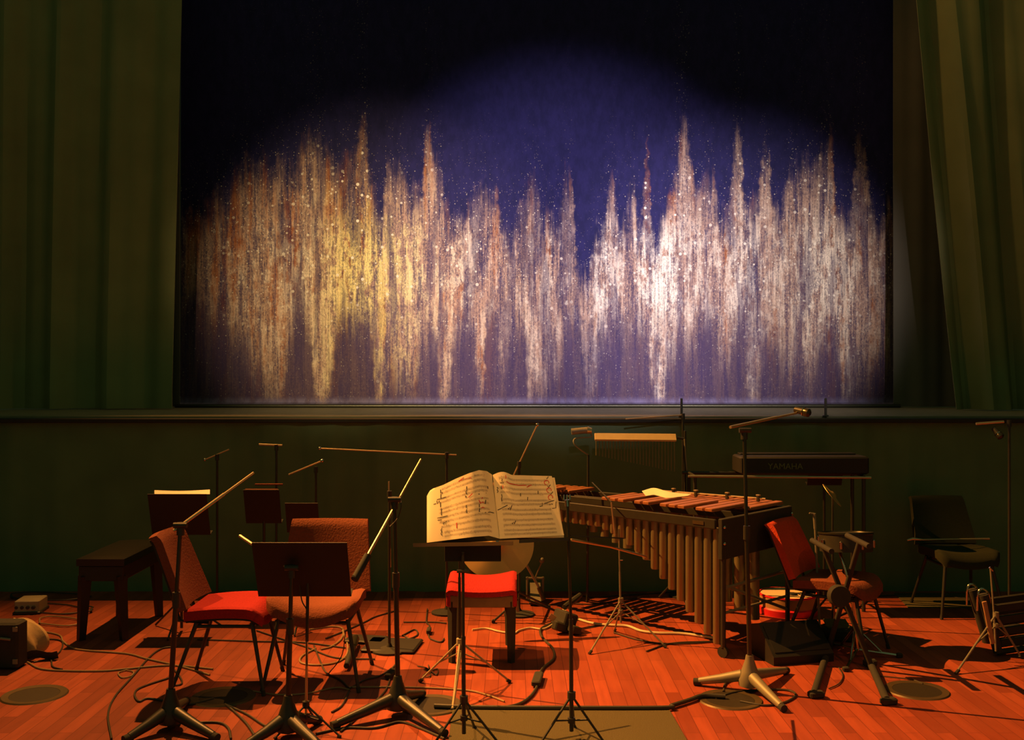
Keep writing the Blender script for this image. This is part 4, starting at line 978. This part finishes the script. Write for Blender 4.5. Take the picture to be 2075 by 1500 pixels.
# ------------------------------------------------------------------ left floor clutter
c0, c1 = P(0, 1362), P(34, 1362)
c = P(2, 1358); root = thing('equipment_case', (c.x, c.y + .2, 0), 'black equipment case cut off by the left edge of the picture', 'case')
MB().box((c.x - .10, c.y + .06, .14), (.40, .13, .27), bev=.012).build('body', M['blackmatte'], root)
MB().tube([(c.x - .04, c.y - .008, .18), (c.x + .01, c.y - .02, .19), (c.x + .06, c.y - .008, .18)], .008, 8).build('handle', M['greymetal'], root)
lt_ = MB()
for z in (.05, .24): lt_.box((c.x + .085, c.y - .006, z), (.03, .006, .03), bev=.002)
lt_.build('corner_fitting', M['greymetal'], root)
c = P(58, 1335); root = thing('sandbag', c, 'tan canvas bag slumped beside the black case at the left', 'bag')
def bag(u, v):
    th = 2 * PI * u; ph = PI * v
    x = .13 * math.cos(th) * math.sin(ph) ** .8; y = .12 * math.sin(th) * math.sin(ph) ** .8; z = .10 - .10 * math.cos(ph)
    x += -.10 * (z / .2) + .02 * math.sin(5 * th + 9 * z) * math.sin(ph)
    return c + Vector((x - .02, y + .07, z * 1.12 + .012 * math.sin(7 * th) * math.sin(ph)))
MB().grid(bag, 40, 20).build('sack', M['tan'], root, 80)
pl = MB(); pl.grid(lambda u, v: c + Vector((.02 + .17 * u, -.05 - .02 * v + .03 * u, .01 + .05 * v + .01 * math.sin(6 * u))), 6, 4, .004, (0, -1, 0)); o = pl.build('black_flap', M['blackmatte'], root)
c = P(50, 1246); root = thing('stage_box', c, 'small grey metal connection box among cables at the far left', 'box')
MB().box(c + Vector((0, .10, .055)), (.17, .19, .085), Matrix.Rotation(.12, 3, 'Z'), .006).build('body', M['grey'], root)
for k in range(4): MB().tube([c + Vector((-.06 + .04 * k, .01, .05)), c + Vector((-.06 + .04 * k, -.005, .05))], .012, 12).build('socket', M['black'], root)
MB().box(c + Vector((.0, .10, .010)), (.19, .21, .02), Matrix.Rotation(.12, 3, 'Z'), .004).build('base_plate', M['black'], root)
# flat case lid on the floor, centre-left
for px, py, sx, sy, rz, lb, mt in ((795, 1312, .34, .30, -.12, 'flat black foam pad on the floor behind the middle boom stand', 'deepblack'), (742, 1300, .26, .16, -.2, 'small black pad lying left of the middle boom stand', 'deepblack')):
    c = P(px, py); o = MB().box(c + Vector((0, 0, .012)), (sx, sy, .022), Matrix.Rotation(rz, 3, 'Z'), .008).build('foam_pad', M[mt], None); tag(o, lb, 'pad')
# dynamic mic lying
c = P(703, 1345); o = microphone(P(702, 1350, .03), P(722, 1290, .05), 'brown microphone propped against the shaded red chair leg', .022)

# ------------------------------------------------------------------ cables on the floor
def cab(pix, label, r=.0048, m='cable', z=.006, name='cable'):
    pts = [P(a, b, 0) + Vector((0, 0, z)) for a, b in pix]
    return clip_cable(pts, label, r, m, name)
cab([(56, 1277), (117, 1288), (128, 1302), (149, 1316), (182, 1321), (257, 1327), (296, 1337), (345, 1348), (385, 1358), (425, 1370)], 'long cable running from the tan bag past the left boom stand', .0055, 'browncable')
cab([(79, 1298), (112, 1298), (127, 1304), (121, 1323), (98, 1337), (68, 1344)], 'black cable looping in a half circle right of the tan bag')
cab([(56, 1344), (84, 1358), (140, 1362), (210, 1362), (257, 1358), (345, 1351), (432, 1358)], 'cable crossing the floor level from the black flap to the left chair', .0055, 'browncable')
cab([(89, 1331), (103, 1339), (107, 1353), (126, 1359)], 'short black cable curling out of the black flap at the left')
cab([(350, 1313), (327, 1317), (303, 1334), (268, 1374), (233, 1414), (219, 1451), (226, 1500)], 'black cable sweeping in a big arc down to the bottom left of the floor', .0055)
cab([(343, 1376), (300, 1390), (278, 1400), (273, 1412), (282, 1424), (300, 1418), (340, 1424), (384, 1430), (432, 1418)], 'black cable looped round plugs left of the left boom stand', .0055)
cab([(257, 1360), (240, 1366), (248, 1376), (266, 1372), (270, 1364), (255, 1360)], 'small cable ring on the bare floor left of the left boom stand', .004, 'browncable')
cab([(345, 1352), (362, 1370), (369, 1386), (358, 1391), (346, 1388)], 'short black cable loop at the pole of the left boom stand')
cab([(380, 1468), (440, 1467), (462, 1478), (468, 1500)], 'black cable bending off the bottom edge between the two left stands', .006)
cab([(456, 1430), (475, 1445), (500, 1470), (520, 1500)], 'black cable running from the left shadowed hatch down to the bottom edge', .006)
cab([(456, 1430), (500, 1450), (540, 1475), (580, 1482)], 'black cable running from the left shadowed hatch to the thick straight pole', .006)
cab([(513, 1403), (560, 1410), (620, 1408), (680, 1396), (708, 1400)], 'cable lying from the shadowed hatch to the front leg of the shaded red chair', .004, 'browncable')
cab([(400, 1298), (520, 1302), (610, 1304), (700, 1315)], 'thin black cable under both left chairs')
cab([(520, 1280), (580, 1300), (625, 1315), (680, 1335), (760, 1338)], 'black cable passing behind the shaded red chair')
cab([(628, 1278), (670, 1272), (694, 1276), (692, 1296), (672, 1312), (650, 1318)], 'pale brown cable hooped beneath the shaded red chair', .006, 'browncable')
cab([(694, 1280), (704, 1308), (702, 1330), (680, 1345), (640, 1350), (610, 1345), (612, 1332), (640, 1316)], 'pale brown cable coiled beneath the shaded red chair', .006, 'browncable')
cab([(636, 1310), (650, 1345), (662, 1366), (690, 1380), (706, 1396)], 'black cable from the coil to the shaded red chair front leg')
cab([(708, 1398), (740, 1380), (770, 1372), (800, 1352)], 'black cable from the shaded red chair towards the foam pad')
cab([(708, 1402), (700, 1420), (690, 1435), (672, 1446)], 'short black cable tail in front of the shaded red chair')
cab([(800, 1240), (760, 1252), (740, 1262), (700, 1280), (660, 1296)], 'black cable slanting behind the right side of the shaded red chair')
cab([(818, 1263), (880, 1263), (905, 1265)], 'thin black cable behind the middle boom stand')
cab([(708, 1395), (800, 1395), (880, 1397), (950, 1402), (990, 1412), (1022, 1424)], 'pale brown cable running level past the middle boom stand to the score stand', .005, 'browncable')
cab([(866, 1236), (864, 1262), (870, 1270), (869, 1292), (880, 1300), (894, 1303), (900, 1296)], 'black cable with an inline box between the middle boom stand and the red stool', .005)
c = P(869, 1284); tag(MB().box(c + Vector((0, 0, .02)), (.028, .10, .03), None, .006).build('inline_box', M['blackmatte']), 'small black inline cable box lying left of the red stool', 'cable box')
cab([(846, 1352), (864, 1356), (884, 1370), (886, 1358), (862, 1368), (858, 1374), (872, 1372), (868, 1350)], 'thin tangled black cord in front of the foam pad', .0035)
cab([(815, 1290), (840, 1278), (846, 1288), (830, 1296), (818, 1290)], 'small cable loop right of the middle boom stand pole')
cab([(800, 1350), (794, 1360), (786, 1392), (770, 1415), (740, 1440), (715, 1465), (690, 1485)], 'black cable with a plug trailing left in front of the middle boom stand', .005)
c = P(793, 1372); tag(MB().box(c + Vector((0, 0, .02)), (.035, .13, .03), Matrix.Rotation(-.25, 3, 'Z'), .006).build('inline_box', M['blackmatte']), 'black inline cable box lying before the pole of the middle boom stand', 'cable box')
cab([(812, 1428), (785, 1420), (768, 1428), (770, 1438), (800, 1436)], 'black cable loop at the hub of the middle boom stand', .005)
cab([(640, 1490), (700, 1478), (760, 1478), (810, 1466), (850, 1478), (900, 1500)], 'black cable running along the bottom edge under the middle boom stand', .006)
cab([(1142, 1237), (1150, 1246), (1165, 1255), (1200, 1266), (1240, 1270), (1272, 1272), (1300, 1282), (1335, 1286), (1380, 1287), (1420, 1292), (1455, 1298)], 'pale cream cable snaking over the floor to the marimba resonators', .0085, 'whitecable', .01)
cab([(957, 1279), (985, 1276), (1010, 1282), (1040, 1286), (1052, 1280), (1075, 1275), (1102, 1277), (1128, 1263)], 'pale cream cable passing under the red stool', .006, 'whitecable', .008)
cab([(1128, 1262), (1098, 1276), (1096, 1290), (1105, 1302)], 'short thick black cable dropping from the plug box', .008, 'cable', .01)
cab([(1105, 1302), (1120, 1318), (1122, 1338), (1100, 1358), (1092, 1375), (1088, 1395), (1072, 1418), (1045, 1433), (1000, 1440)], 'thick black cable with a box curving down to the back of the carpet', .008, 'cable', .01)
c = P(1089, 1384); tag(MB().box(c + Vector((0, 0, .022)), (.05, .20, .03), Matrix.Rotation(-.12, 3, 'Z'), .006).build('inline_box', M['blackmatte']), 'large black inline cable box on the thick cable behind the slim stand', 'cable box')
cab([(1160, 1205), (1200, 1212), (1260, 1208), (1330, 1204), (1370, 1200)], 'black cable along the rear floor edge behind the slim stand')
cab([(1158, 1225), (1200, 1226), (1260, 1218), (1300, 1212)], 'black cable on the rear floor beside the thin tripod')
cab([(1244, 1284), (1290, 1298), (1340, 1306), (1400, 1306), (1452, 1302)], 'thin black cable lying under the marimba resonators')
cab([(1310, 1322), (1360, 1306), (1440, 1302)], 'thin dark cord crossing in front of the marimba')
cab([(1450, 1418), (1490, 1405), (1560, 1400), (1600, 1402), (1612, 1412), (1590, 1426), (1550, 1432), (1500, 1424)], 'black cable looped over the hatch at the tall right boom stand', .006)
cab([(1466, 1404), (1470, 1388), (1486, 1380), (1500, 1372), (1512, 1340)], 'black cable climbing from the hatch to the tall right boom stand', .006)
cab([(1600, 1288), (1640, 1272), (1680, 1266), (1700, 1250), (1740, 1232), (1765, 1212), (1772, 1200)], 'black cable sloping behind the crossed stand', .006)
cab([(1700, 1355), (1708, 1372), (1700, 1388), (1680, 1398)], 'thin cord in front of the chrome drum stand', .0035)
cab([(1745, 1212), (1790, 1209), (1850, 1206), (1900, 1208), (1960, 1216), (2000, 1222)], 'black cable along the rear floor edge at the right')
cab([(1780, 1372), (1820, 1376), (1850, 1380), (1870, 1388)], 'thin cord with a plug right of the crossed stand', .0035)
rnd = random.Random(4)
for k, (cx_, cy_, rx, ry, lb) in enumerate(((110, 1236, 60, 10, 'wide coil of cable on the floor between the grey box and the piano bench'), (120, 1262, 45, 9, 'cable coil in front of the grey connection box at the left'), (95, 1212, 80, 8, 'long flat cable loop at the rear left floor edge'), (175, 1238, 12, 6, 'tight small cable coil right beside the piano bench leg'))):
    pix = [(cx_ + rx * (1 + .10 * math.sin(3 * q + k)) * math.cos(q) + rnd.uniform(-3, 3), cy_ + ry * (1 + .2 * math.sin(2 * q)) * math.sin(q)) for q in [i * PI / 5 for i in range(13 + 2 * k)]]
    cab(pix, lb, .005, 'cable' if k != 1 else 'browncable', .008 + .003 * k)
clip_cable([PD(810, 1005, 5.28), PD(813, 1025, 5.2), PD(806, 1050, 5.2), PD(790, 1068, 5.15)], 'thin cable drooping from the clutch of the middle boom stand', .003)
clip_cable([P(700, 1282, .3), P(692, 1330, .1), P(664, 1368, .01) ], 'thin cord hanging beneath the shaded red chair', .003)

for o in bpy.data.objects:
    if '_o' in o: del o['_o']
